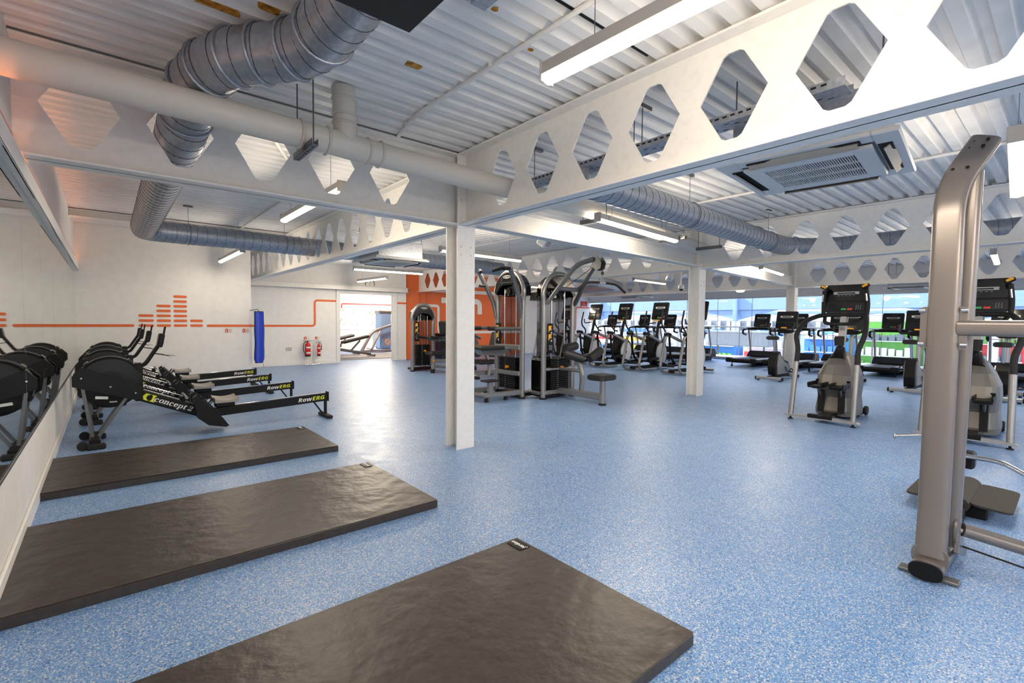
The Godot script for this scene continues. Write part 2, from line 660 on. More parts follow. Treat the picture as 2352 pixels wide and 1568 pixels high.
	bb(st, V(9.25, 2.12, -14.6), V(9.5, 2.6, -14.55), 0.006)
	obj("raised_letter", st, M.label_white, wo)
	st = mb()
	ribbon(st, bend([V(10.0, 1.55, 0), V(10.0, 2.02, 0), V(10.72, 2.02, 0), V(10.72, 1.55, 0)], 0.2), 0.2, 0.05, xyz(V(0, 0, -14.6)))
	obj("raised_letter", st, M.label_white, wo)
	st = mb()
	bb(st, V(8.0, 2.3, -14.6), V(12.9, 2.42, -14.597))
	obj("painted_stripe", st, M.label_white, wo)
	st = mb()
	ribbon(st, bend([V(15.2, 0.9, 0), V(16.1, 0.9, 0), V(16.1, 1.95, 0), V(17.0, 1.95, 0)], 0.12), 0.07, 0.003, xyz(V(0, 0, -14.6)))
	obj("painted_stripe", st, M.orange_line, wr)
	build_window()

func build_window():
	var w := struct_node("window_1")
	var st := mb()
	bb(st, V(16.96, 0, -14.6), V(17.12, 0.09, 4.3), 0.01)
	obj("sill", st, M.alu_frame, w)
	st = mb()
	bb(st, V(16.96, 2.16, -14.6), V(17.12, 2.21, 4.3), 0.005)
	obj("head_frame", st, M.alu_frame, w)
	var zz := -14.6
	st = mb()
	bb(st, V(17.02, 0.09, 0.006), V(17.034, 2.17, 1.21))
	st.set_material(M.pane_glass)
	var pane := st.commit()
	st = mb()
	bb(st, V(17.018, 0.09, -0.005), V(17.036, 2.17, 0.005))
	st.set_material(M.shop_grey)
	var joint := st.commit()
	while zz < 4.0:
		var o := MeshInstance3D.new()
		o.name = "pane"
		o.mesh = pane
		w.add_child(o, true)
		o.position.z = zz
		var j := MeshInstance3D.new()
		j.name = "joint"
		j.mesh = joint
		w.add_child(j, true)
		j.position.z = zz
		zz += 1.216

# ---------------------------------------------------------------- steel frame
func h_column(label: String, cx: float, cz: float, top := 2.94) -> void:
	var t := thing("steel_column", label, "column", V(cx, 0, cz))
	var st := mb()
	var w := 0.105
	var f := 0.014
	var h := 0.006
	prism(st, [Vector2(-w, -w), Vector2(w, -w), Vector2(w, -w + f), Vector2(h, -w + f), Vector2(h, w - f), Vector2(w, w - f), Vector2(w, w), Vector2(-w, w), Vector2(-w, w - f), Vector2(-h, w - f), Vector2(-h, -w + f), Vector2(-w, -w + f)], top, xyz(V(0, top / 2, 0), Basis(Vector3.RIGHT, Vector3.BACK, Vector3.DOWN)))
	obj("shaft", st, M.white_steel, t)
	st = mb()
	for y in [1.96, 2.04, 2.32, 2.5, 2.7]:
		for s in [-0.06, 0.06]:
			st = mb()
			rod(st, V(s, y, w), V(s, y, w + 0.012), 0.011, 6)
			obj("bolt", st, M.white_steel, t)

# castellated beam along +x of its own axes, from 0 to len; hexagon centres start at c0
func hex_beam(label: String, at: Vector3, turn: float, length: float, c0: float, n: int, skip := []) -> Node3D:
	var t := thing("castellated_beam", label, "beam", at, turn)
	var bot := 2.25
	var top := 2.945
	var mid := 2.605
	var per := 0.524
	var st := mb()
	var hw := 0.195
	var fl := 0.052
	var hh := 0.245
	var r := 0.018
	var rt := [Vector2(0, hh), Vector2(fl - r, hh), Vector2(fl + r * 0.45, hh - r * 0.8), Vector2(hw, 0), Vector2(fl + r * 0.45, -hh + r * 0.8), Vector2(fl - r, -hh), Vector2(0, -hh)]
	var edges := [[0.0, false]]
	for i in n:
		if not i in skip:
			edges.append([c0 + per * i, true])
	edges.append([length, false])
	for i in edges.size() - 1:
		var a: float = edges[i][0]
		var b: float = edges[i + 1][0]
		var pl := [Vector2(a, top), Vector2(b, top)]
		if edges[i + 1][1]:
			for q in rt:
				pl.append(Vector2(b - q.x, mid + q.y))
		pl.append(Vector2(b, bot))
		pl.append(Vector2(a, bot))
		if edges[i][1]:
			for k in rt.size():
				var q: Vector2 = rt[rt.size() - 1 - k]
				pl.append(Vector2(a + q.x, mid + q.y))
		pl.reverse()
		prism(st, pl, 0.011)
	obj("web", st, M.white_steel, t)
	for y in [bot, top]:
		st = mb()
		bx(st, V(length / 2, y + (0.008 if y == bot else -0.008), 0), V(length, 0.016, 0.2), 0.003)
		obj("flange", st, M.white_steel, t)
	# the weld line along the middle of the posts
	st = mb()
	for i in edges.size() - 1:
		var a: float = edges[i][0] + (hw if edges[i][1] else 0.0)
		var b: float = edges[i + 1][0] - (hw if edges[i + 1][1] else 0.0)
		bx(st, V((a + b) / 2, mid, 0), V(b - a - 0.004, 0.005, 0.015))
	obj("weld_seam", st, M.white_steel, t)
	return t

func plain_beam(label: String, a: Vector3, b: Vector3, depth: float):
	var d := b - a
	var t := thing("steel_joist", label, "beam", a, atan2(-d.z, d.x))
	var l := d.length()
	var st := mb()
	bx(st, V(l / 2, depth / 2, 0), V(l, depth, 0.01))
	obj("web", st, M.white_steel, t)
	for y in [0.007, depth - 0.007]:
		st = mb()
		bx(st, V(l / 2, y, 0), V(l, 0.014, 0.16), 0.003)
		obj("flange", st, M.white_steel, t)

func build_frame():
	h_column("white steel column standing between the exercise mats and the lat pulldown", 2.775, -4.105)
	h_column("white steel column standing between the ellipticals and the upright bikes", 8.08, -4.44)
	h_column("white steel column standing behind the upright bikes near the glass wall", 14.05, -5.0)
	var q := -PI / 2  # own +x runs along world +z
	hex_beam("white castellated beam running over the ceiling cassette from the column by the mats", V(2.775, 0, -4.0), q, 8.2, 0.045, 16, [0])
	hex_beam("white castellated beam running from the column by the mats to the alcove", V(2.775, 0, -4.21), PI / 2, 10.15, 0.5, 18)
	var b2 := hex_beam("white castellated beam in front of the mirror-side spiral duct, above the rowing machines", V(-0.4, 0, -4.105), 0, 3.17, 0.305, 5)
	b2.set_meta("label", "white castellated beam between the mirror wall and the column by the mats")
	hex_beam("white castellated beam over the stair climbers from the middle column", V(8.08, 0, -4.33), q, 8.5, 0.03, 16, [0])
	hex_beam("white castellated beam running back over the ellipticals from the middle column", V(8.08, 0, -4.55), PI / 2, 9.9, 0.4, 18)
	hex_beam("white castellated beam above the treadmills from the far column", V(14.05, 0, -4.9), q, 9.1, 0.5, 16)
	hex_beam("white castellated beam running back from the far column along the glass wall", V(14.05, 0, -5.1), PI / 2, 9.4, 0.4, 17)
	plain_beam("plain white steel joist between the column by the mats and the middle column", V(2.88, 2.29, -4.13), V(7.98, 2.29, -4.42), 0.24)
	plain_beam("plain white steel joist between the middle column and the far column", V(8.18, 2.29, -4.46), V(13.95, 2.29, -4.97), 0.24)
	plain_beam("plain white steel joist along the back of the alcove above the door", V(2.35, 2.2, -14.22), V(7.55, 2.2, -14.22), 0.15)
	plain_beam("plain white steel purlin under the deck in front of the wall with the sound-level bars", V(-0.4, 2.83, -9.9), V(2.65, 2.83, -9.9), 0.11)

# ---------------------------------------------------------------- lamps
func batten(label: String, a: Vector3, b: Vector3, energy: float):
	var mid := (a + b) / 2
	var d := b - a
	var t := thing("batten_lamp", label, "lamp", mid, atan2(-d.z, d.x), "hanging linear lamps")
	var l := d.length()
	var st := mb()
	prism(st, [Vector2(-0.042, 0), Vector2(0.042, 0), Vector2(0.036, 0.055), Vector2(0.02, 0.066), Vector2(-0.02, 0.066), Vector2(-0.036, 0.055)], l, xyz(V(0, 0, 0), Basis(Vector3.BACK, Vector3.UP, Vector3.LEFT)))
	for s in [-1, 1]:
		bx(st, V(s * (l / 2 + 0.004), 0.018, 0), V(0.012, 0.1, 0.088), 0.004)
	obj("body", st, M.lamp_body, t)
	st = mb()
	tube(st, [V(-l / 2, 0, 0), V(l / 2, 0, 0)], 0.04, 14, 0.85, Vector3.UP)
	obj("diffuser", st, M.lamp_diffuser, t)
	for s in [-0.35, 0.35]:
		st = mb()
		rod(st, V(s * l, 0.06, 0), V(s * l, CEIL - 0.001 - mid.y, 0), 0.002, 5)
		obj("suspension_wire", st, M.steel_rod, t)
	# the round diffuser shines down and out to both sides
	for k in 3:
		var al := AreaLight3D.new()
		al.name = "lamp_light"
		t.add_child(al, true)
		al.area_size = Vector2(l, 0.06)
		al.position = [V(0, -0.045, 0), V(0, -0.012, 0.046), V(0, -0.012, -0.046)][k]
		al.rotation_degrees = [V(-90, 0, 0), V(0, 180, 0), V(0, 0, 0)][k]
		al.light_color = Color(1.0, 0.93, 0.83)
		al.light_energy = energy * [0.8, 0.5, 0.5][k]
		al.area_range = 30.0
		al.area_attenuation = 2.0
		al.shadow_enabled = true

func build_lamps():
	var e := 2.1
	batten("bright hanging linear lamp beside the castellated beam over the mats", V(1.57, 2.42, -1.62), V(1.64, 2.42, 0.18), e * 1.1)
	batten("bright hanging linear lamp over the rowing machines behind the crossing beam", V(1.64, 2.48, -6.15), V(1.64, 2.48, -4.32), e * 0.8)
	batten("bright hanging linear lamp in front of the wall with the orange sound-level bars", V(1.73, 2.42, -10.86), V(1.73, 2.42, -8.9), e * 0.6)
	batten("bright hanging linear lamp beside the ceiling cassette over the stair climbers", V(4.15, 2.42, -0.28), V(5.95, 2.42, -0.385), e)
	batten("bright hanging linear lamp shining on the plain joist by the middle column", V(4.1, 2.42, -3.42), V(5.95, 2.42, -3.6), e)
	batten("bright hanging linear lamp above the assisted dip machine", V(4.07, 2.42, -6.58), V(5.84, 2.42, -6.69), e)
	batten("bright hanging linear lamp under the ceiling cassette by the alcove", V(4.16, 2.42, -10.3), V(5.78, 2.42, -10.17), e)
	batten("bright hanging linear lamp in front of the wall clock", V(5.62, 2.42, -13.56), V(5.7, 2.42, -11.88), e)
	batten("bright hanging linear lamp shining on the plain joist by the far column", V(9.9, 2.4, -4.1), V(11.55, 2.4, -4.33), e)
	batten("bright hanging linear lamp over the ellipticals seen through the castellated beam", V(10.6, 2.42, -7.6), V(12.3, 2.42, -7.75), e)
	batten("bright hanging linear lamp over the ellipticals beside the orange wall", V(10.4, 2.42, -11.4), V(12.1, 2.42, -11.5), e)
	batten("bright hanging linear lamp over the upright bikes", V(10.5, 2.42, -0.9), V(12.3, 2.42, -1.0), e)
	batten("bright hanging linear lamp behind the camera over the mats", V(0.3, 2.42, 1.4), V(0.3, 2.42, 3.2), e * 2.2)
	batten("bright hanging linear lamp behind the camera over the cable machine", V(5.2, 2.42, 2.6), V(6.9, 2.42, 2.6), e)
	batten("bright hanging linear lamp behind the camera over the bikes", V(10.5, 2.42, 2.6), V(12.2, 2.42, 2.6), e)
	# round downlights on the bulkhead side
	var di := 0
	for p in [[V(14.1, 2.235, -6.4), "small round downlight under the castellated beam above the treadmills"], [V(14.1, 2.235, -4.2), "small round downlight under the castellated beam beside the far column"]]:
		var t := thing("downlight", p[1], "lamp", p[0], 0, "round downlights")
		var st := mb()
		lathe(st, [Vector2(0.0, -0.03), Vector2(0.09, -0.03), Vector2(0.11, -0.012), Vector2(0.11, 0.012), Vector2(0, 0.012)], 20)
		obj("diffuser", st, M.downlight_glow, t)
		var sp := OmniLight3D.new()
		sp.name = "downlight_light"
		t.add_child(sp)
		sp.position = V(0, -0.06, 0)
		sp.light_energy = 0.15
		sp.light_color = Color(1.0, 0.93, 0.82)
		sp.omni_range = 20.0
		sp.omni_attenuation = 2.0
		sp.light_size = 0.08
		sp.shadow_enabled = true
		di += 1
	# amber light strip behind the pelmet over the mirrors
	var tp := thing("mirror_pelmet", "white pelmet along the top of the wall mirrors with an amber light strip", "pelmet", V(-0.4, 2.11, -3.0))
	var s2 := mb()
	bb(s2, V(0, 0.0, -8.28), V(0.05, 0.012, 5.0), 0.003)
	bb(s2, V(0.038, 0.0, -8.28), V(0.05, 0.13, 5.0), 0.003)
	obj("pelmet_board", s2, M.white_steel, tp)
	s2 = mb()
	bb(s2, V(0.01, 0.03, -8.2), V(0.025, 0.036, 4.9))
	obj("light_strip", s2, M.amber_strip_glow, tp)
	var al := AreaLight3D.new()
	al.name = "pelmet_light"
	tp.add_child(al)
	al.area_size = Vector2(0.014, 13.0)
	al.position = V(0.018, 0.042, -1.65)
	al.rotation_degrees = V(90, 0, 0)
	al.light_color = Color(1.0, 0.66, 0.42)
	al.light_energy = 0.9
	al.area_range = 20.0
	al.area_attenuation = 2.0
	al.shadow_enabled = true

# ---------------------------------------------------------------- ducts, pipes, cassettes
func path_at(p: Array, s: float) -> Array:
	var acc := 0.0
	for i in p.size() - 1:
		var l: float = (p[i + 1] - p[i]).length()
		if acc + l >= s:
			return [(p[i] as Vector3).lerp(p[i + 1], (s - acc) / l), (p[i + 1] - p[i]).normalized()]
		acc += l
	return [p[-1], (p[-1] - p[-2]).normalized()]

func path_len(p: Array) -> float:
	var acc := 0.0
	for i in p.size() - 1:
		acc += (p[i + 1] - p[i]).length()
	return acc

func ring(st: SurfaceTool, c: Vector3, d: Vector3, R: float, r: float, tilt := 0.0, n := 24):
	var u := (Vector3.UP - d * d.y).normalized()
	var v := d.cross(u)
	var pts := []
	for k in n + 1:
		var a := TAU * k / n
		pts.append(c + (u * cos(a) + v * sin(a)) * R + d * sin(a) * tilt)
	tube(st, pts, r, 4, 1.0, Vector3.ZERO, false)

func spiral_duct(label: String, corner: Array, R: float, br: float, step := 0.125, collars := []):
	var p := bend(corner, br, 8)
	var t := thing("spiral_duct", label, "duct")
	var st := mb()
	tube(st, p, R, 28)
	obj("duct_wall", st, M.steel_galv, t)
	st = mb()
	var l := path_len(p)
	var s := step
	while s < l - 0.02:
		var q := path_at(p, s)
		ring(st, q[0], q[1], R + 0.0005, 0.0022, 0.035)
		s += step
	obj("spiral_seam", st, M.steel_seam, t)
	for c in collars:
		st = mb()
		var q := path_at(p, c)
		ring(st, q[0], q[1], R + 0.004, 0.012, 0.0)
		obj("collar", st, M.steel_galv, t)

func hanger(label: String, p: Vector3, R: float, d: Vector3):
	var t := thing("duct_hanger", label, "hanger", p, 0, "wire hangers on the ducts")
	var st := mb()
	ring(st, Vector3.ZERO, d, R + 0.006, 0.004)
	var top := CEIL - p.y
	rod(st, V(0, R + 0.004, 0), V(0, top, 0), 0.003, 5)
	obj("wire", st, M.steel_rod, t)
	st = mb()
	bx(st, V(0, top - 0.012, 0), V(0.12, 0.024, 0.04), 0.003)
	obj("channel", st, M.steel_rod, t)

func cassette(label: String, at: Vector3, turn: float, s := 1.0):
	var t := thing("ceiling_cassette", label, "air conditioner", at, turn, "ceiling air conditioning cassettes")
	var st := mb()
	# white fascia as a frame of four borders around the intake
	var h := 0.5 * s
	for q in [[V(0, 0, -h * 0.87), V(2 * h, 0.03, h * 0.26)], [V(0, 0, h * 0.87), V(2 * h, 0.03, h * 0.26)], [V(-h * 0.87, 0, 0), V(h * 0.26, 0.03, h * 1.48)], [V(h * 0.87, 0, 0), V(h * 0.26, 0.03, h * 1.48)]]:
		bx(st, q[0] + V(0, 0.02, 0), q[1], 0.006)
	bx(st, V(0, 0.045, 0), V(1.9 * h, 0.02, 1.9 * h))
	obj("fascia", st, M.louvre, t)
	st = mb()
	bx(st, V(0, 0.19, 0), V(1.66 * h, 0.27, 1.66 * h), 0.008)
	obj("casing", st, M.steel_galv, t)
	# four outlet slots with swung flaps
	for k in 4:
		var b := Basis(Vector3.UP, PI / 2 * k)
		st = mb()
		bx(st, b * V(0, 0.012, h * 0.83), V(h * 1.25, 0.024, h * 0.14) if k % 2 == 0 else V(h * 0.14, 0.024, h * 1.25))
		obj("outlet", st, M.dark_slot, t)
		st = mb()
		var poly := []
		for i in 13:
			var x := -0.6 + 0.1 * i
			poly.append(Vector2(x * h, 0.055 * h * (1.0 if absf(x) < 0.36 else 0.35)))
		for i in 13:
			var x := 0.6 - 0.1 * i
			poly.append(Vector2(x * h, -0.05 * h))
		prism(st, poly, 0.008, xyz(b * V(0, -0.012, h * 0.86), b * Basis(Vector3.RIGHT, 0.95)))
		obj("flap", st, M.dusty_flap, t)
	st = mb()
	for sx in [-1, 1]:
		bx(st, V(0, -0.008, sx * h * 0.62), V(1.42 * h, 0.024, 0.2 * h), 0.004)
		bx(st, V(sx * h * 0.62, -0.008, 0), V(0.2 * h, 0.024, 1.05 * h), 0.004)
	obj("grille_frame", st, M.louvre, t)
	st = mb()
	bx(st, V(0, 0.012, 0), V(1.1 * h, 0.004, 1.1 * h))
	obj("filter", st, M.dark_slot, t)
	for k in 38:
		st = mb()
		bx(st, V(0, -0.01, (-0.518 + 0.028 * k) * h), V(1.06 * h, 0.006, 0.012 * h))
		obj("slat", st, M.louvre, t)
	for k in [-0.17, 0.17]:
		st = mb()
		bx(st, V(k * h, -0.012, 0), V(0.014 * h, 0.014, 1.06 * h))
		obj("cross_rib", st, M.louvre, t)
	for sx in [-1, 1]:
		for sz in [-1, 1]:
			st = mb()
			rod(st, V(sx * h * 0.8, 0.3, sz * h * 0.8), V(sx * h * 0.8, CEIL - at.y, sz * h * 0.8), 0.005, 6)
			obj("threaded_rod", st, M.steel_rod, t)

func build_services():
	# spiral ducts
	spiral_duct("silver spiral duct with a swan-neck that passes through the beam by the mirrors", [V(0.94, 2.8, 3.9), V(0.9, 2.8, -2.82), V(0.56, 2.8, -3.22), V(0.45, 2.77, -3.58), V(0.43, 2.59, -4.1), V(0.42, 2.53, -8.45), V(2.77, 2.55, -8.66), V(7.3, 2.55, -9.05)], 0.15, 0.22, 0.125, [6.5, 6.78, 7.0, 7.18, 7.4, 7.62, 7.95])
	spiral_duct("silver spiral duct over the lat pulldown turning along the second beam", [V(3.02, 2.5, -2.76), V(8.1, 2.5, -3.02), V(8.62, 2.5, -2.6), V(8.62, 2.5, 3.9)], 0.135, 0.35, 0.12, [3.9, 5.2])
	spiral_duct("silver spiral duct over the ellipticals beyond the second beam", [V(8.4, 2.5, -8.2), V(13.2, 2.5, -10.0), V(13.7, 2.5, -12.0)], 0.15, 0.4, 0.12)
	hanger("wire hanger on the duct over the lat pulldown", V(5.0, 2.5, -2.86), 0.135, V(1, 0, -0.05).normalized())
	hanger("wire hanger on the duct over the lat pulldown beside the second beam", V(7.4, 2.5, -2.98), 0.135, V(1, 0, -0.05).normalized())
	hanger("wire hanger on the duct in front of the wall with the sound-level bars", V(0.95, 2.535, -8.5), 0.15, V(1, 0, -0.09).normalized())
	hanger("wire hanger on the duct beside the alcove beam", V(2.3, 2.545, -8.62), 0.15, V(1, 0, -0.09).normalized())
	hanger("wire hanger on the duct over the ellipticals", V(10.8, 2.5, -9.1), 0.15, V(0.94, 0, -0.35).normalized())
	# cream plastic pipe with a tee
	var t := thing("drain_pipe", "cream plastic pipe with a branch, crossing under the roof through the beam", "pipe")
	var st := mb()
	tube(st, [V(-0.4, 2.55, -3.38), V(3.9, 2.55, -3.56), V(7.75, 2.53, -4.1)], 0.09, 24)
	obj("pipe", st, M.white_pvc, t)
	st = mb()
	tube(st, bend([V(1.34, 2.55, -3.45), V(1.34, 2.7, -3.46), V(1.33, 2.954, -3.46)], 0.06), 0.082, 20)
	obj("branch", st, M.white_pvc, t)
	for c in [1.02, 1.2, 1.5, 1.6]:
		st = mb()
		ring(st, V(c, 2.55, -3.38 - (c + 0.4) * 0.042), V(1, 0, -0.04).normalized(), 0.091, 0.011)
		obj("socket_ring", st, M.white_pvc, t)
	for c in [2.7, 2.76, 2.87]:
		st = mb()
		ring(st, V(1.335, c, -3.46), V(0.01, 1, 0.01).normalized(), 0.083, 0.008)
		obj("socket_ring", st, M.white_pvc, t)
	for x in [1.06, 4.25, 6.0, 7.1]:
		var zc: float = -3.38 - (x + 0.4) * 0.046
		var c := thing("strut_channel", "slotted steel strut under the cream pipe " + {1.06: "left of the pipe branch", 4.25: "where the joist lamp begins", 6.0: "where the joist lamp ends", 7.1: "next to the middle column"}[x], "bracket", V(x, 2.435, zc), 0.0, "struts under the cream pipe")
		st = mb()
		bx(st, V(0, 0.0, 0), V(0.042, 0.008, 0.4), 0.001)
		for s in [-1, 1]:
			bx(st, V(s * 0.019, 0.02, 0), V(0.004, 0.042, 0.4), 0.001)
		obj("channel", st, M.steel_rod, c)
		for k in 7:
			st = mb()
			rod(st, V(0, -0.0055, -0.15 + 0.05 * k), V(0, -0.0045, -0.15 + 0.05 * k), 0.009, 8)
			obj("slot", st, M.dark_slot, c)
		for s in [-1, 1]:
			st = mb()
			rod(st, V(0, -0.01, s * 0.17), V(0, CEIL - 2.436, s * 0.17), 0.005, 6)
			obj("threaded_rod", st, M.steel_rod, c)
	# cassettes
	cassette("white ceiling cassette with a slatted grille hanging beside the first castellated beam", V(3.78, 2.36, -1.22), 0.1)
	cassette("white ceiling cassette with exposed pipework hanging under the alcove beam", V(3.88, 2.32, -7.95), 0.0)
	cassette("white ceiling cassette above the treadmills seen past the cable machine", V(15.7, 2.24, -2.8), 0.0)
	cassette("white ceiling cassette by the glass wall behind the ellipticals", V(15.5, 2.24, -11.0), 0.0)
	cassette("white ceiling cassette by the glass wall seen right of the cable machine", V(15.7, 2.24, 0.35), 0.0)
	# conduits under the deck
	for q in [[[V(1.96, 2.935, 4.0), V(1.92, 2.935, -3.5), V(2.02, 2.935, -3.98)], "thin white conduit fixed under the deck over the mats"], [[V(1.0, 2.935, -4.4), V(1.9, 2.935, -6.2), V(1.9, 2.935, -9.9)], "thin white conduit fixed under the deck over the rowing machines"], [[V(6.2, 2.935, 3.9), V(6.2, 2.935, -4.2)], "thin white conduit fixed under the deck over the stair climbers"], [[V(6.2, 2.935, -4.5), V(6.2, 2.935, -12.5)], "thin white conduit fixed under the deck over the dip machine"], [[V(10.9, 2.935, -4.6), V(10.9, 2.935, -14.4)], "thin white conduit fixed under the deck over the ellipticals"]]:
		var cn := thing("conduit", q[1], "conduit")
		st = mb()
		tube(st, bend(q[0], 0.15), 0.0165, 8)
		obj("tube", st, M.white_steel, cn)
		var p2: Array = q[0]
		var l := path_len(p2)
		var s := 0.5
		while s < l:
			var e := path_at(p2, s)
			st = mb()
			bx(st, e[0] + V(0, 0.006, 0), V(0.05, 0.026, 0.03), 0.004)
			obj("clip", st, M.white_steel, cn)
			s += 1.2
	# cable tray behind the first beam
	var ct := thing("cable_tray", "perforated steel cable tray behind the first castellated beam", "cable tray", V(3.02, 2.57, -2.4))
	st = mb()
	bx(st, V(0.07, 0, 0), V(0.15, 0.004, 3.1))
	for s in [0.0, 0.145]:
		bx(st, V(s, 0.025, 0), V(0.003, 0.05, 3.1))
	obj("tray", st, M.steel_galv, ct)
	st = mb()
	for k in 60:
		bx(st, V(-0.0022, 0.032, -1.5 + 0.05 * k), V(0.001, 0.012, 0.028))
		bx(st, V(0.03 + 0.03 * (k % 4), -0.0028, -1.5 + 0.05 * k), V(0.008, 0.001, 0.03))
	obj("perforation", st, M.dark_slot, ct)
	for z in [-1.0, 0.2, 1.2]:
		st = mb()
		for s in [0.02, 0.12]:
			rod(st, V(s, 0.0, z), V(s, CEIL - 2.572, z), 0.004, 6)
		bx(st, V(0.07, CEIL - 2.57 - 0.018, z), V(0.3, 0.03, 0.04), 0.003)
		obj("support", st, M.steel_rod, ct)
	# cables in a deck trough
	var cb := thing("cable_bundle", "bundle of grey cables clipped along a deck rib above the big lamp", "cables", V(1.1, CEIL + 0.008, -1.81))
	for k in 4:
		st = mb()
		tube(st, [V(0, 0.004 * (k % 2), 0.018 * k), V(1.4, 0.002, 0.018 * k + 0.004), V(1.52, 0.006, 0.018 * k)], 0.008, 6)
		obj("cable", st, M.shop_grey if k % 2 else M.black_plastic, cb)
	var tk := thing("steel_trunking", "galvanised trunking end under the deck beside the black panel", "trunking", V(1.42, 2.915, -1.3))
	st = mb()
	bx(st, V(-0.06, 0, 0), V(0.1, 0.06, 1.45), 0.003)
	obj("trunk", st, M.steel_galv, tk)
	st = mb()
	bx(st, V(0.05, -0.005, 0.02), V(0.09, 0.05, 1.5), 0.003)
	obj("trunk_cover", st, M.steel_galv, tk)
	# black panel hung below the near duct
	var bp := thing("hanging_panel", "flat black panel hung under the silver duct above the mats", "panel", V(0.58, 2.45, -1.32))
	st = mb()
	bx(st, V(0, 0.012, 0), V(0.75, 0.024, 0.92), 0.005)
	obj("board", st, M.black_plastic, bp)
	for sx in [-0.3, 0.05]:
		for sz in [-0.4, 0.4]:
			st = mb()
			rod(st, V(sx, 0.02, sz), V(sx, CEIL - 2.45, sz), 0.002, 5)
			obj("wire", st, M.steel_rod, bp)
	# speaker and cameras
	var sp := thing("ceiling_speaker", "white wedge loudspeaker under the deck beside the plain joist", "speaker", V(5.45, 2.6, -5.65), 0.6)
	st = mb()
	bx(st, V(0, 0, 0), V(0.24, 0.2, 0.17), 0.03, Basis(Vector3.RIGHT, 0.6))
	obj("cabinet", st, M.white_steel, sp)
	st = mb()
	bx(st, V(0, -0.02, 0.075), V(0.21, 0.17, 0.03), 0.01, Basis(Vector3.RIGHT, 0.6))
	obj("grille", st, M.speaker_grey, sp)
	st = mb()
	bar(st, V(0, 0.08, -0.03), V(0, CEIL - 2.6, -0.03), 0.03, 0.02)
	obj("bracket", st, M.white_steel, sp)
	var cc := thing("dome_camera", "white dome camera on a drop pole behind the ellipticals", "camera", V(11.0, 2.14, -6.46))
	st = mb()
	lathe(st, [Vector2(0, 0.13), Vector2(0.05, 0.12), Vector2(0.075, 0.08), Vector2(0.075, 0.02), Vector2(0.06, 0.0), Vector2(0, 0.0)], 18)
	rod(st, V(0, 0.1, 0), V(0, CEIL - 2.142, 0), 0.014, 8)
	obj("housing", st, M.white_steel, cc)
	st = mb()
	lathe(st, [Vector2(0, -0.05), Vector2(0.03, -0.042), Vector2(0.048, -0.02), Vector2(0.052, 0.0)], 16)
	obj("dome", st, M.black_gloss, cc)
	var c2 := thing("projector_spot", "white spot fitting on a bracket beside the dome camera", "spotlight", V(10.6, 2.42, -6.55), 0.7)
	st = mb()
	tube(st, [V(-0.16, 0.02, 0), V(-0.13, 0.02, 0), V(0.1, -0.03, 0)], [0.04, 0.075, 0.085], 16)
	obj("barrel", st, M.white_steel, c2)
	st = mb()
	rod(st, V(0, 0.04, 0), V(0, CEIL - 2.42, 0), 0.012, 8)
	obj("bracket", st, M.white_steel, c2)

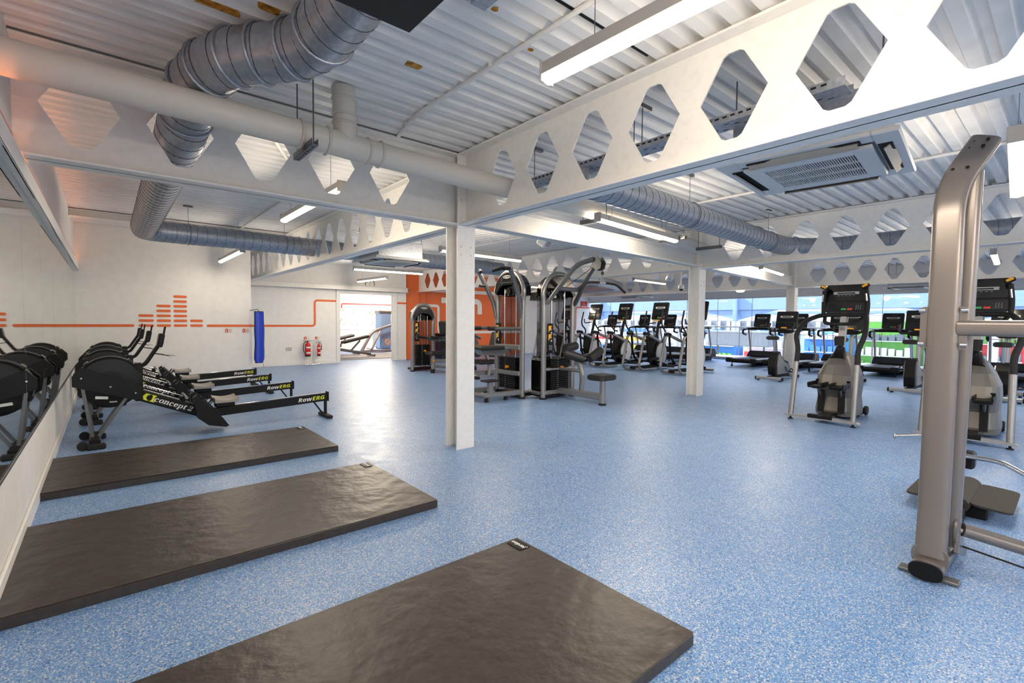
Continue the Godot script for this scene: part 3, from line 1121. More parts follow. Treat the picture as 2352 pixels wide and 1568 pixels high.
# ---------------------------------------------------------------- wall items
func build_wall_items():
	var zs := [-11.27, -9.95, -8.72, -7.6, -6.5, -5.38, -4.25, -3.12, -2.0]
	for i in zs.size() - 1:
		var z0: float = zs[i]
		var z1: float = zs[i + 1]
		var lab: String = ["beside the corner by the sound-level bars", "beside the third rowing machine from the mats", "between the second and third rowing machines", "beside the second rowing machine from the mats", "beside the rowing machine next to the mats", "beside the exercise mat next to the rowing machines", "beside the middle exercise mat", "beyond the mats at the near end of the mirror wall"][i]
		var t := thing("wall_mirror", "tall frameless wall mirror " + lab, "mirror", V(-0.396, 0.55, (z0 + z1) / 2), 0, "wall mirrors")
		var st := mb()
		bx(st, V(0.003, 0.78, 0), V(0.006, 1.56, z1 - z0 - 0.004), 0.001)
		obj("glass", st, M.mirror, t)
	var rail := thing("mirror_rail", "thin dark metal rail under the wall mirrors", "rail", V(-0.398, 0.535, -6.1))
	var st := mb()
	bx(st, V(0.006, 0, 0), V(0.014, 0.02, 8.2), 0.002)
	obj("rail", st, M.steel_rod, rail)
	# small instruction signs
	for s in [[1.918, 1.06, 0.001, "cream fire instruction sign with a red panel, left of the other on the white wall"], [2.234, 1.058, 0.0, "fire instruction sign with a red panel beside the blue bag"]]:
		var t := thing("instruction_sign", s[3], "sign", V(s[0], s[1], -11.3))
		st = mb()
		bx(st, V(0, 0, 0.003), V(0.145, 0.094, 0.004), 0.001)
		obj("plate", st, M.sign_white, t)
		st = mb()
		bx(st, V(-0.034, 0, 0.0056), V(0.05, 0.075, 0.001))
		obj("red_panel", st, M.sign_red, t)
		st = mb()
		bx(st, V(-0.034, -0.005, 0.0064), V(0.012, 0.045, 0.0006))
		bx(st, V(-0.048, 0.012, 0.0064), V(0.01, 0.012, 0.0006))
		obj("pictogram", st, M.label_white, t)
		st = mb()
		for k in 4:
			bx(st, V(0.03, 0.028 - 0.018 * k, 0.0056), V(0.055, 0.006, 0.001))
		obj("text_lines", st, M.shop_grey if s[2] > 0 else M.sign_red, t)
	# tall blue bag leaning at the wall end
	var bag := thing("blue_bag", "tall shiny blue bag with black piping hanging at the corner of the white wall", "bag", V(2.47, 0.38, -11.2), 0.25)
	st = mb()
	var prof := []
	for k in 15:
		var y := 0.0 + 1.08 * k / 14
		prof.append([y, 0.098 + 0.004 * sin(k * 0.9) - (0.025 if k == 0 else 0.0) - (0.006 if k == 14 else 0.0)])
	var pts := []
	var rad := []
	for q in prof:
		pts.append(V(0.006 * sin(q[0] * 4.0) - 0.05 * (1.08 - q[0]) * 0.3, q[0], 0))
		rad.append(q[1])
	tube(st, pts, rad, 20, 0.55, V(0, 0, 1))
	obj("body", st, M.blue_bag, bag)
	for s in [-1, 1]:
		st = mb()
		var ps := []
		for k in pts.size():
			ps.append(pts[k] + V(s * rad[k] * 0.97, 0, 0.014))
		tube(st, ps, 0.007, 6)
		obj("piping", st, M.black_plastic, bag)
	for e in [0, pts.size() - 1]:
		st = mb()
		var ps := []
		for k in 21:
			var a := TAU * k / 20
			ps.append(pts[e] + V(cos(a) * rad[e], 0, sin(a) * rad[e] * 0.55))
		tube(st, ps, 0.007, 6, 1.0, Vector3.ZERO, false)
		obj("rim_piping", st, M.black_plastic, bag)
	st = mb()
	tube(st, bend([V(0.04, 0.02, 0.04), V(0.05, -0.04, 0.05), V(0.06, -0.09, 0.05)], 0.03), 0.004, 6)
	obj("drawstring", st, M.black_plastic, bag)
	st = mb()
	tube(st, bend([V(0.0, 1.06, 0.0), V(-0.03, 1.13, 0.02), V(-0.13, 1.1, -0.13)], 0.04), 0.006, 6)
	obj("hanging_strap", st, M.black_plastic, bag)
	# fire point in the alcove
	var fs := thing("extinguisher_stand", "chrome two-place fire extinguisher stand in the alcove", "stand", V(4.5, 0, -14.24))
	st = mb()
	tube(st, bend([V(-0.2, 0.012, 0.06), V(0.26, 0.012, 0.06), V(0.26, 0.012, -0.03), V(-0.2, 0.012, -0.03), V(-0.2, 0.012, 0.06)], 0.03), 0.011, 8)
	obj("base", st, M.chrome, fs)
	st = mb()
	tube(st, bend([V(-0.06, 0.01, 0.0), V(-0.03, 0.12, -0.02), V(-0.02, 0.62, -0.05), V(-0.2, 0.7, -0.05)], 0.06), 0.01, 8)
	obj("upright", st, M.chrome, fs)
	st = mb()
	tube(st, bend([V(0.13, 0.01, 0.0), V(0.08, 0.12, -0.02), V(0.09, 0.62, -0.05), V(0.26, 0.7, -0.05)], 0.06), 0.01, 8)
	obj("upright", st, M.chrome, fs)
	st = mb()
	rod(st, V(-0.22, 0.7, -0.05), V(0.28, 0.7, -0.05), 0.009)
	obj("top_rail", st, M.chrome, fs)
	for s in [[-0.12, 0.075, 0.38, "large red water fire extinguisher with a black hose on the chrome stand"], [0.19, 0.045, 0.34, "small red fire extinguisher with a pale label on the chrome stand"]]:
		var x := thing("fire_extinguisher", s[3], "extinguisher", V(4.5 + s[0], 0.25, -14.2))
		var r: float = s[1]
		var h: float = s[2]
		st = mb()
		lathe(st, [Vector2(0, 0.02), Vector2(r * 0.9, 0.02), Vector2(r, 0.04), Vector2(r, h - 0.06), Vector2(r * 0.85, h - 0.02), Vector2(r * 0.4, h), Vector2(r * 0.3, h + 0.03), Vector2(0, h + 0.03)], 22)
		obj("cylinder", st, M.extinguisher_red, x)
		st = mb()
		lathe(st, [Vector2(0, 0), Vector2(r + 0.004, 0), Vector2(r + 0.004, 0.035), Vector2(r, 0.04)], 22)
		obj("foot_ring", st, M.black_plastic, x)
		st = mb()
		bx(st, V(0, h + 0.045, 0), V(0.03, 0.03, 0.03), 0.005)
		bar(st, V(-0.02, h + 0.055, 0), V(0.09, h + 0.085, 0), 0.018, 0.008)
		bar(st, V(-0.02, h + 0.045, 0), V(0.085, h + 0.05, 0), 0.018, 0.008)
		obj("valve", st, M.black_plastic if r > 0.06 else M.chrome, x)
		st = mb()
		if r > 0.06:
			tube(st, bend([V(0, h + 0.04, 0.0), V(-0.11, h + 0.02, 0.02), V(-0.15, h * 0.55, 0.03), V(-0.06, 0.03, 0.04)], 0.12), 0.009, 8)
		else:
			tube(st, bend([V(0.02, h + 0.04, 0.0), V(0.07, h, 0.02), V(0.06, h * 0.5, 0.02)], 0.05), [0.008, 0.008, 0.008, 0.008, 0.008, 0.008, 0.01, 0.016], 8)
		obj("hose", st, M.black_plastic, x)
		for k in 2:
			st = mb()
			var a0: float = [0.22, 0.62][k] * h
			var a1: float = [0.33, 0.74][k] * h
			for i in 8:
				var t0 := PI * (0.22 + 0.07 * i)
				var t1 := PI * (0.22 + 0.07 * (i + 1))
				quad(st, V(cos(t0) * (r + 0.001), a0, sin(t0) * (r + 0.001)), V(cos(t1) * (r + 0.001), a0, sin(t1) * (r + 0.001)), V(cos(t1) * (r + 0.001), a1, sin(t1) * (r + 0.001)), V(cos(t0) * (r + 0.001), a1, sin(t0) * (r + 0.001)), V(cos(t0), 0, sin(t0)))
			obj("label_band", st, M.label_white if k == 0 or r > 0.06 else M.sign_white, x)
		var pl := thing("fire_sign", "small fire sign with a red panel above the " + ("large" if r > 0.06 else "small") + " extinguisher", "sign", V(4.5 + s[0] + 0.01, 0.765, -14.35), 0, "fire signs")
		st = mb()
		bx(st, V(0, 0, 0.003), V(0.15, 0.085, 0.004), 0.001)
		obj("plate", st, M.sign_white, pl)
		st = mb()
		bx(st, V(-0.035, 0, 0.0056), V(0.065, 0.08, 0.001))
		obj("red_panel", st, M.sign_red, pl)
		st = mb()
		bx(st, V(-0.035, -0.005, 0.0064), V(0.016, 0.05, 0.0006))
		obj("pictogram", st, M.label_white, pl)
	var so := thing("wall_socket", "grey double wall socket left of the fire extinguishers", "socket", V(3.91, 0.47, -14.35))
	st = mb()
	bx(st, V(0, 0, 0.006), V(0.155, 0.09, 0.012), 0.003)
	obj("plate", st, M.label_grey, so)
	st = mb()
	for s in [-1, 1]:
		bx(st, V(s * 0.035, 0.0, 0.0125), V(0.02, 0.03, 0.002))
	obj("switch", st, M.label_white, so)
	# clock behind the door lintel
	var ck := thing("wall_clock", "round white wall clock with a dark rim above the door joist", "clock", V(6.31, 2.42, -14.345))
	st = mb()
	ring(st, V(0, 0, 0.012), Vector3.BACK, 0.145, 0.012, 0.0, 32)
	obj("rim", st, M.steel_rod, ck)
	st = mb()
	lathe(st, [Vector2(0, 0.004), Vector2(0.142, 0.004), Vector2(0.142, 0.0)], 32, xyz(Vector3.ZERO, Basis(Vector3.RIGHT, PI / 2)))
	obj("dial", st, M.label_white, ck)
	st = mb()
	bar(st, V(0, 0, 0.01), V(0.008, 0.085, 0.01), 0.004, 0.006, Vector3.RIGHT, 0.0)
	bar(st, V(0, 0, 0.012), V(-0.01, -0.06, 0.012), 0.004, 0.007, Vector3.RIGHT, 0.0)
	obj("hand", st, M.black_plastic, ck)
	var rs := thing("red_sign", "small red sign with a white symbol on the wall at the end of the glass", "sign", V(16.62, 2.08, -14.6))
	st = mb()
	bx(st, V(0, 0, 0.004), V(0.46, 0.3, 0.006), 0.001)
	obj("plate", st, M.sign_red, rs)
	st = mb()
	ring(st, V(0, 0.04, 0.008), Vector3.BACK, 0.05, 0.008, 0.0, 16)
	bx(st, V(0, -0.09, 0.008), V(0.34, 0.04, 0.002))
	obj("symbol", st, M.label_white, rs)

# ---------------------------------------------------------------- exercise mats
func build_mats():
	for q in [[0.672, -5.25, 2.12, 1.11, "brown vinyl exercise mat next to the rowing machines"], [0.665, -3.41, 2.14, 1.15, "creased brown vinyl exercise mat between the two others"], [0.70, -1.5, 2.16, 1.09, "smooth dark brown exercise mat farthest from the rowing machines"]]:
		var t := thing("exercise_mat", q[4], "mat", V(q[0], 0, q[1]), 0, "exercise mats")
		var st := mb()
		# top skin with soft dents
		var nx := 44
		var nz := 24
		var w: float = q[2]
		var d: float = q[3]
		var n := FastNoiseLite.new()
		n.seed = 7 + int(-q[1] * 10)
		n.frequency = 2.6
		n.fractal_octaves = 3
		var deep: float = 0.003 if q[1] < -3.0 else 0.001
		var H := func(i: int, k: int) -> Vector3:
			var x := -w / 2 + w * i / nx
			var z := -d / 2 + d * k / nz
			var e: float = min(min(i, nx - i) / 3.0, min(k, nz - k) / 3.0)
			return V(x, 0.0565 + clampf(e, 0, 1) * (n.get_noise_2d(x, z * 1.6) * deep), z)
		for i in nx:
			for k in nz:
				var a: Vector3 = H.call(i, k)
				var b: Vector3 = H.call(i + 1, k)
				var c: Vector3 = H.call(i + 1, k + 1)
				var e: Vector3 = H.call(i, k + 1)
				for p in [a, b, c, a, c, e]:
					var eps := 0.01
					var nn := V(-(n.get_noise_2d(p.x + eps, p.z * 1.6) - n.get_noise_2d(p.x - eps, p.z * 1.6)) * deep / (2 * eps), 1, -(n.get_noise_2d(p.x, (p.z + eps) * 1.6) - n.get_noise_2d(p.x, (p.z - eps) * 1.6)) * deep / (2 * eps))
					st.set_normal(nn.normalized())
					st.add_vertex(p)
		obj("top_skin", st, M.mat_vinyl, t)
		st = mb()
		bx(st, V(0, 0.0265, 0), V(w + 0.002, 0.053, d + 0.002), 0.005)
		obj("core", st, M.mat_vinyl, t)
		st = mb()
		bx(st, V(w / 2 - 0.055, 0.0575, -d / 2 + 0.075), V(0.07, 0.006, 0.11), 0.0)
		obj("logo_patch", st, M.black_plastic, t)
		text(t, "lettering", "Jordan", 0.034, V(w / 2 - 0.055, 0.061, -d / 2 + 0.075), Basis(Vector3.FORWARD, Vector3.LEFT, Vector3.UP), M.label_white, false, 0.25)

# ---------------------------------------------------------------- rowing machines
func make_rower() -> Node3D:
	var t := thing("rowing_machine", "", "rowing machine", Vector3.ZERO, 0, "rowing machines beside the mirrors")
	# x along the rail: flywheel near 0, tail at 2.25
	var st := mb()
	var fx := xyz(V(0.02, 0.64, 0), Basis(Vector3.RIGHT, PI / 2))
	lathe(st, [Vector2(0.0, -0.125), Vector2(0.12, -0.125), Vector2(0.24, -0.115), Vector2(0.262, -0.085), Vector2(0.268, 0.0), Vector2(0.262, 0.085), Vector2(0.24, 0.115), Vector2(0.12, 0.125), Vector2(0, 0.125)], 40, fx)
	var cage := obj("flywheel_cage", st, M.black_satin, t)
	for a in [0.9, 2.35, 3.6, 5.1]:
		st = mb()
		var c := V(0.02 + cos(a) * 0.262, 0.64 + sin(a) * 0.262, 0)
		bx(st, c, V(0.055, 0.03, 0.17), 0.008, Basis(Vector3.BACK, a + PI / 2))
		obj("clip", st, M.black_gloss, cage)
	st = mb()
	for s in [-1, 1]:
		lathe(st, [Vector2(0, 0.0), Vector2(0.045, 0.0), Vector2(0.05, 0.02), Vector2(0.03, 0.035), Vector2(0, 0.036)], 16, xyz(V(0.02, 0.64, s * 0.12), Basis(Vector3.RIGHT, PI / 2 * s)))
	obj("hub", st, M.black_gloss, cage)
	# side arms of the frame and the boom
	for s in [-1, 1]:
		st = mb()
		prism(st, [Vector2(-0.27, 0.72), Vector2(-0.2, 0.80), Vector2(-0.15, 0.79), Vector2(0.27, 0.58), Vector2(0.27, 0.45), Vector2(0.2, 0.45), Vector2(-0.27, 0.62)], 0.03, xyz(V(0, 0, s * 0.142)))
		obj("side_arm", st, M.black_plastic, t)
		st = mb()
		for q in [[-0.2, 0.7], [0.02, 0.6], [0.22, 0.52]]:
			rod(st, V(q[0], q[1], s * 0.156), V(q[0], q[1], s * 0.166), 0.008, 8)
		obj("bolt", st, M.chrome, t)
	st = mb()
	bx(st, V(0.25, 0.62, 0), V(0.075, 0.4, 0.17), 0.012)
	obj("front_post", st, M.black_plastic, t)
	st = mb()
	bar(st, V(0.21, 0.505, 0), V(0.9, 0.2, 0), 0.15, 0.12, Vector3.UP, 0.01)
	obj("boom", st, M.black_plastic, t)
	st = mb()
	bar(st, V(0.29, 0.53, 0), V(0.86, 0.278, 0), 0.05, 0.012, Vector3.UP, 0.002)
	obj("chain_guide", st, M.chrome, t)
	st = mb()
	bar(st, V(0.8, 0.205, 0), V(2.25, 0.272, 0), 0.07, 0.105, Vector3.UP, 0.008)
	obj("monorail", st, M.black_plastic, t)
	st = mb()
	bar(st, V(0.86, 0.2635, 0), V(2.22, 0.3265, 0), 0.045, 0.006, Vector3.UP, 0.001)
	obj("rail_track", st, M.chrome, t)
	st = mb()
	bx(st, V(2.25, 0.275, 0), V(0.02, 0.125, 0.09), 0.004)
	obj("end_cap", st, M.black_plastic, t)
	# rear leg
	st = mb()
	bar(st, V(2.225, 0.23, 0), V(2.225, 0.04, 0), 0.045, 0.03, Vector3.RIGHT, 0.004)
	bar(st, V(2.07, 0.22, 0), V(2.19, 0.045, 0), 0.03, 0.018, Vector3.RIGHT, 0.003)
	obj("rear_leg", st, M.black_plastic, t)
	st = mb()
	bx(st, V(2.225, 0.022, 0), V(0.075, 0.044, 0.38), 0.012)
	obj("rear_foot", st, M.rubber, t)
	# front legs
	for s in [-1, 1]:
		st = mb()
		bar(st, V(-0.2, 0.66, s * 0.13), V(-0.13, 0.1, s * 0.13), 0.022, 0.03, Vector3.RIGHT, 0.003)
		obj("front_leg", st, M.machine_grey, t)
		st = mb()
		bar(st, V(0.16, 0.5, s * 0.12), V(-0.08, 0.1, s * 0.12), 0.02, 0.03, Vector3.RIGHT, 0.003)
		obj("front_brace", st, M.machine_grey, t)
	st = mb()
	bx(st, V(-0.11, 0.065, 0), V(0.09, 0.05, 0.5), 0.01)
	obj("front_crossbar", st, M.black_plastic, t)
	for s in [-1, 1]:
		st = mb()
		bx(st, V(-0.1, 0.028, s * 0.27), V(0.15, 0.056, 0.07), 0.012)
		obj("front_foot", st, M.rubber, t)
		st = mb()
		lathe(st, [Vector2(0, -0.016), Vector2(0.04, -0.016), Vector2(0.045, -0.008), Vector2(0.045, 0.008), Vector2(0.04, 0.016), Vector2(0, 0.016)], 18, xyz(V(-0.2, 0.047, s * 0.27), Basis(Vector3.RIGHT, PI / 2)))
		rod(st, V(-0.2, 0.047, s * 0.25), V(-0.2, 0.047, s * 0.29), 0.012, 8)
		obj("wheel", st, M.rubber, t)
	# monitor on its arm
	st = mb()
	tube(st, bend([V(0.24, 0.78, 0.03), V(0.31, 0.8, 0.03), V(0.44, 1.02, 0.03)], 0.04), 0.018, 8, 0.7, Vector3.BACK)
	tube(st, bend([V(0.24, 0.78, -0.03), V(0.31, 0.8, -0.03), V(0.44, 1.02, -0.03)], 0.04), 0.018, 8, 0.7, Vector3.BACK)
	var arm := obj("monitor_arm", st, M.black_plastic, t)
	st = mb()
	tube(st, [V(0.38, 0.92, 0.03), V(0.48, 0.9, 0.06), V(0.58, 0.89, 0.06)], [0.005, 0.004, 0.002], 6)
	obj("phone_hook", st, M.black_plastic, arm)
	st = mb()
	tube(st, [V(0.38, 0.92, -0.03), V(0.48, 0.9, -0.06), V(0.54, 0.87, -0.06)], [0.005, 0.004, 0.002], 6)
	obj("phone_hook", st, M.black_plastic, arm)
	st = mb()
	bx(st, V(0.45, 1.06, 0), V(0.05, 0.15, 0.18), 0.012, Basis(Vector3.BACK, -0.18))
	var mon := obj("monitor", st, M.black_plastic, t)
	st = mb()
	bx(st, V(0.477, 1.065, 0), V(0.006, 0.11, 0.13), 0.002, Basis(Vector3.BACK, -0.18))
	obj("screen", st, M.shop_grey, mon)
	st = mb()
	bx(st, V(0.48, 1.13, 0), V(0.014, 0.16, 0.1), 0.004, Basis(Vector3.BACK, -0.18))
	obj("phone_cradle", st, M.black_plastic, mon)
	# handle resting in its hook
	st = mb()
	rod(st, V(0.66, 0.43, -0.2), V(0.66, 0.43, 0.2), 0.015, 10)
	obj("handle", st, M.shop_grey, t)
	st = mb()
	bx(st, V(0.64, 0.39, 0), V(0.05, 0.07, 0.1), 0.01)
	obj("handle_hook", st, M.black_plastic, t)
	st = mb()
	rod(st, V(0.28, 0.585, 0), V(0.64, 0.43, 0), 0.004, 6)
	obj("chain", st, M.chrome, t)
	# foot stretchers
	for s in [-1, 1]:
		st = mb()
		prism(st, [Vector2(0.72, 0.42), Vector2(0.76, 0.45), Vector2(1.0, 0.17), Vector2(1.06, 0.075), Vector2(1.03, 0.06), Vector2(0.86, 0.1), Vector2(0.76, 0.19)], 0.12, xyz(V(0, 0, s * 0.15)))
		var fb := obj("footboard", st, M.black_plastic, t)
		st = mb()
		bar(st, V(0.79, 0.43, s * 0.15), V(0.97, 0.22, s * 0.15), 0.1, 0.014, Vector3.UP, 0.004)
		obj("sliding_plate", st, M.rubber, fb)
		st = mb()
		tube(st, bend([V(0.87, 0.33, s * 0.15 - 0.06), V(0.91, 0.38, s * 0.15 - 0.04), V(0.91, 0.38, s * 0.15 + 0.04), V(0.87, 0.33, s * 0.15 + 0.06)], 0.03), 0.012, 6, 0.4, Vector3.RIGHT)
		obj("strap", st, M.rubber, fb)
	# sliding seat
	st = mb()
	bx(st, V(1.05, 0.3, 0), V(0.2, 0.06, 0.12), 0.01)
	for sx in [-0.07, 0.07]:
		for s in [-1, 1]:
			rod(st, V(1.05 + sx, 0.312, s * 0.028), V(1.05 + sx, 0.312, s * 0.05), 0.025, 10)
	obj("seat_carriage", st, M.black_plastic, t)
	st = mb()
	var top := []
	var N := 8
	for i in N + 1:
		for k in N + 1:
			var u := -1.0 + 2.0 * i / N
			var v := -1.0 + 2.0 * k / N
			var y := 0.368 + 0.022 * u * u + 0.012 * v * v - 0.014 * exp(-(v * v) * 14.0) - 0.02 * maxf(0, absf(v) - 0.8) * 5.0
			top.append(V(1.05 + u * 0.12, y, v * 0.165))
	for i in N:
		for k in N:
			quad(st, top[i * (N + 1) + k], top[(i + 1) * (N + 1) + k], top[(i + 1) * (N + 1) + k + 1], top[i * (N + 1) + k + 1], Vector3.UP)
	for i in N:
		for e in [0, N]:
			var a: Vector3 = top[i * (N + 1) + e]
			var b: Vector3 = top[(i + 1) * (N + 1) + e]
			quad(st, a, b, V(b.x, 0.335, b.z), V(a.x, 0.335, a.z), V(0, 0, e - 1))
			a = top[e * (N + 1) + i]
			b = top[e * (N + 1) + i + 1]
			quad(st, a, b, V(b.x, 0.335, b.z), V(a.x, 0.335, a.z), V(e - 1, 0, 0))
	bb(st, V(0.93, 0.334, -0.165), V(1.17, 0.336, 0.165))
	obj("seat", st, M.seat_grey, t)
	# lettering on the boom and the rail, and the stickers on the cage
	var bd := V(0.69, -0.305, 0).normalized()
	var bu := V(0.305, 0.69, 0).normalized()
	text(t, "lettering", "concept 2", 0.07, V(0.555, 0.3526, 0.0762), Basis(bd, bu, Vector3.BACK), M.label_white, true, 0.22, 1.12)
	st = mb()
	var ex := xyz(V(0.345, 0.4453, 0.0762), Basis(bd, bu, Vector3.BACK))
	prism(st, [Vector2(0.0, 0.037), Vector2(-0.05, 0.035), Vector2(-0.068, 0.0), Vector2(-0.05, -0.035), Vector2(0.0, -0.037), Vector2(-0.028, -0.02), Vector2(-0.034, 0.0), Vector2(-0.028, 0.02)], 0.0016, ex)
	prism(st, [Vector2(0.004, 0.037), Vector2(0.05, 0.037), Vector2(0.05, 0.028), Vector2(0.04, 0.024), Vector2(0.04, -0.024), Vector2(0.05, -0.028), Vector2(0.05, -0.037), Vector2(0.004, -0.037), Vector2(0.018, -0.018), Vector2(0.018, 0.018)], 0.0016, ex)
	obj("emblem", st, M.label_yellow, t)
	var rd := V(1.45, 0.067, 0).normalized()
	var ru := V(-0.067, 1.45, 0).normalized()
	text(t, "lettering", "Row", 0.068, V(1.955, 0.258, 0.0362), Basis(rd, ru, Vector3.BACK), M.label_white, false, 0.25, 1.25)
	text(t, "lettering", "ERG", 0.068, V(2.125, 0.266, 0.0362), Basis(rd, ru, Vector3.BACK), M.label_yellow, false, 0.25, 1.25)
	st = mb()
	bx(st, V(-0.05, 0.49, 0.121), V(0.1, 0.028, 0.004), 0.0, Basis(Vector3.BACK, -0.12))
	obj("sticker", st, M.label_white, cage)
	st = mb()
	bx(st, V(0.04, 0.44, 0.1195), V(0.06, 0.012, 0.004), 0.0)
	obj("sticker", st, M.label_grey, cage)
	return t

func build_rowers():
	var r := make_rower()
	var lab := ["black rowing machine with a grey seat, the one next to the exercise mats", "black rowing machine with a grey seat, second from the exercise mats", "black rowing machine with a grey seat, third from the exercise mats", "black rowing machine with a grey seat, the one farthest from the exercise mats"]
	var at := [V(0.0, 0, -6.5), V(-0.03, 0, -7.95), V(-0.04, 0, -9.25), V(-0.02, 0, -10.45)]
	r.position = at[0]
	r.set_meta("label", lab[0])
	r.scale = Vector3.ONE
	for i in range(1, 4):
		dup(r, at[i], lab[i])

# ---------------------------------------------------------------- strength machines
func pad(st: SurfaceTool, c: Vector3, s: Vector3, bas := Basis()):
	bx(st, c, s, min(s.x, min(s.y, s.z)) * 0.32, bas)

# weight tower: own +z faces the user; uprights at x = -w and w
func tower(t: Node3D, h: float, w: float, shield_z := -0.3):
	var st := mb()
	var arch := bend([V(-w, 0.02, 0), V(-w, h - 0.5, 0), V(-w - 0.035, h - 0.33, 0), V(-w * 0.55, h - 0.02, 0), V(w * 0.55, h - 0.02, 0), V(w + 0.035, h - 0.33, 0), V(w, h - 0.5, 0), V(w, 0.02, 0)], 0.22, 7)
	tube(st, arch, 0.05, 14, 0.8, V(0, 0, 1))
	obj("arch_frame", st, M.machine_silver, t)
	for s in [-1, 1]:
		st = mb()
		lathe(st, [Vector2(0, 0), Vector2(0.058, 0), Vector2(0.058, 0.03), Vector2(0.052, 0.035)], 14, xyz(V(s * w, 0, 0)))
		obj("foot_cap", st, M.rubber, t)
	# black crown
	st = mb()
	var pl := []
	for k in 13:
		var a := PI * k / 12
		pl.append(Vector2(cos(a) * (w + 0.0), h - 0.36 + sin(a) * 0.33))
	for k in 9:
		var a := PI - PI * k / 8
		pl.append(Vector2(cos(a) * (w - 0.06), h - 0.4 + sin(a) * 0.17))
	prism(st, pl, 0.24, xyz(V(0, 0, -0.06)))
	var cr := obj("crown", st, M.black_gloss, t)
	st = mb()
	var ov := []
	for k in 20:
		ov.append(Vector2(cos(TAU * k / 20) * 0.1, h - 0.1 + sin(TAU * k / 20) * 0.028))
	prism(st, ov, 0.004, xyz(V(0, 0, 0.063)))
	obj("badge", st, M.label_grey, cr)
	text(t, "lettering", "MATRIX", 0.032, V(0, h - 0.1, 0.0662), Basis(), M.black_plastic, false, 0.0, 1.4)
	st = mb()
	rod(st, V(0, h - 0.34, -0.03), V(0, h - 0.34, 0.03), 0.06, 18)
	obj("pulley", st, M.black_plastic, t)
	# guide rods and stack
	for s in [-1, 1]:
		st = mb()
		rod(st, V(s * w * 0.45, 0.1, -0.02), V(s * w * 0.45, h - 0.3, -0.02), 0.012, 8)
		obj("guide_rod", st, M.chrome, t)
	st = mb()
	rod(st, V(0.02, 0.72, -0.02), V(0.02, h - 0.36, -0.02), 0.004, 6)
	obj("cable", st, M.black_plastic, t)
	for k in 15:
		st = mb()
		bx(st, V(0, 0.16 + 0.036 * k, -0.02), V(w * 1.25, 0.032, 0.13), 0.004)
		obj("weight_plate", st, M.black_plastic, t)
	st = mb()
	rod(st, V(0.02, 0.52, 0.04), V(0.02, 0.52, 0.09), 0.026, 12)
	obj("selector_pin", st, M.amber_knob, t)
	st = mb()
	for k in 15:
		bx(st, V(-0.05, 0.16 + 0.036 * k, 0.0455), V(0.03, 0.006, 0.001))
	obj("weight_figures", st, M.label_grey, t)
	# smoked shield behind and black shroud
	st = mb()
	for k in 8:
		var a0 := -PI / 2 + PI * k / 8
		var a1 := -PI / 2 + PI * (k + 1) / 8
		quad(st, V(sin(a0) * (w - 0.02), 0.1, shield_z * cos(a0)), V(sin(a1) * (w - 0.02), 0.1, shield_z * cos(a1)), V(sin(a1) * (w - 0.02), h - 0.4, shield_z * cos(a1)), V(sin(a0) * (w - 0.02), h - 0.4, shield_z * cos(a0)), V(sin(a0), 0, -cos(a0)))
	obj("smoked_shield", st, M.smoked_shield, t)
	st = mb()
	lathe(st, [Vector2(w - 0.04, h - 0.42), Vector2(w - 0.01, h - 0.42), Vector2(w - 0.02, h - 0.26), Vector2(w * 0.6, h - 0.17), Vector2(0, h - 0.14)], 20, xyz(V(0, 0, 0), Basis.from_scale(V(1, 1, 0.5))))
	var sc := obj("shield_cap", st, M.black_gloss, t)
	sc.position.z = -0.16
	st = mb()
	bx(st, V(0, 0.06, -0.12), V(w * 2.0, 0.06, 0.34), 0.02)
	obj("base_tray", st, M.black_plastic, t)
	# instruction placard
	st = mb()
	prism(st, rrect(0.12, 0.5, 0.02, 3, Vector2(-w + 0.1, 1.02)), 0.02, xyz(V(0, 0, 0.05)))
	var pc := obj("placard", st, M.black_plastic, t)
	st = mb()
	for y in [1.14, 1.0]:
		prism(st, [Vector2(-w + 0.05, y + 0.09), Vector2(-w + 0.13, y + 0.09), Vector2(-w + 0.05, y - 0.02)], 0.002, xyz(V(0, 0, 0.061)))
	obj("yellow_flash", st, M.amber, pc)
	st = mb()
	for q in [[0.0, 1.17], [0.012, 1.11], [0.0, 1.04], [0.012, 0.98]]:
		bx(st, V(-w + 0.105 + q[0], q[1], 0.061), V(0.03, 0.035, 0.002), 0.0)
	for k in 4:
		bx(st, V(-w + 0.1, 0.9 - 0.022 * k, 0.061), V(0.08, 0.007, 0.002), 0.0)
	obj("pictogram", st, M.label_grey, pc)

func build_strength():
	make_lat()
	make_dip()
	make_press()
	make_leg()
	make_bin()

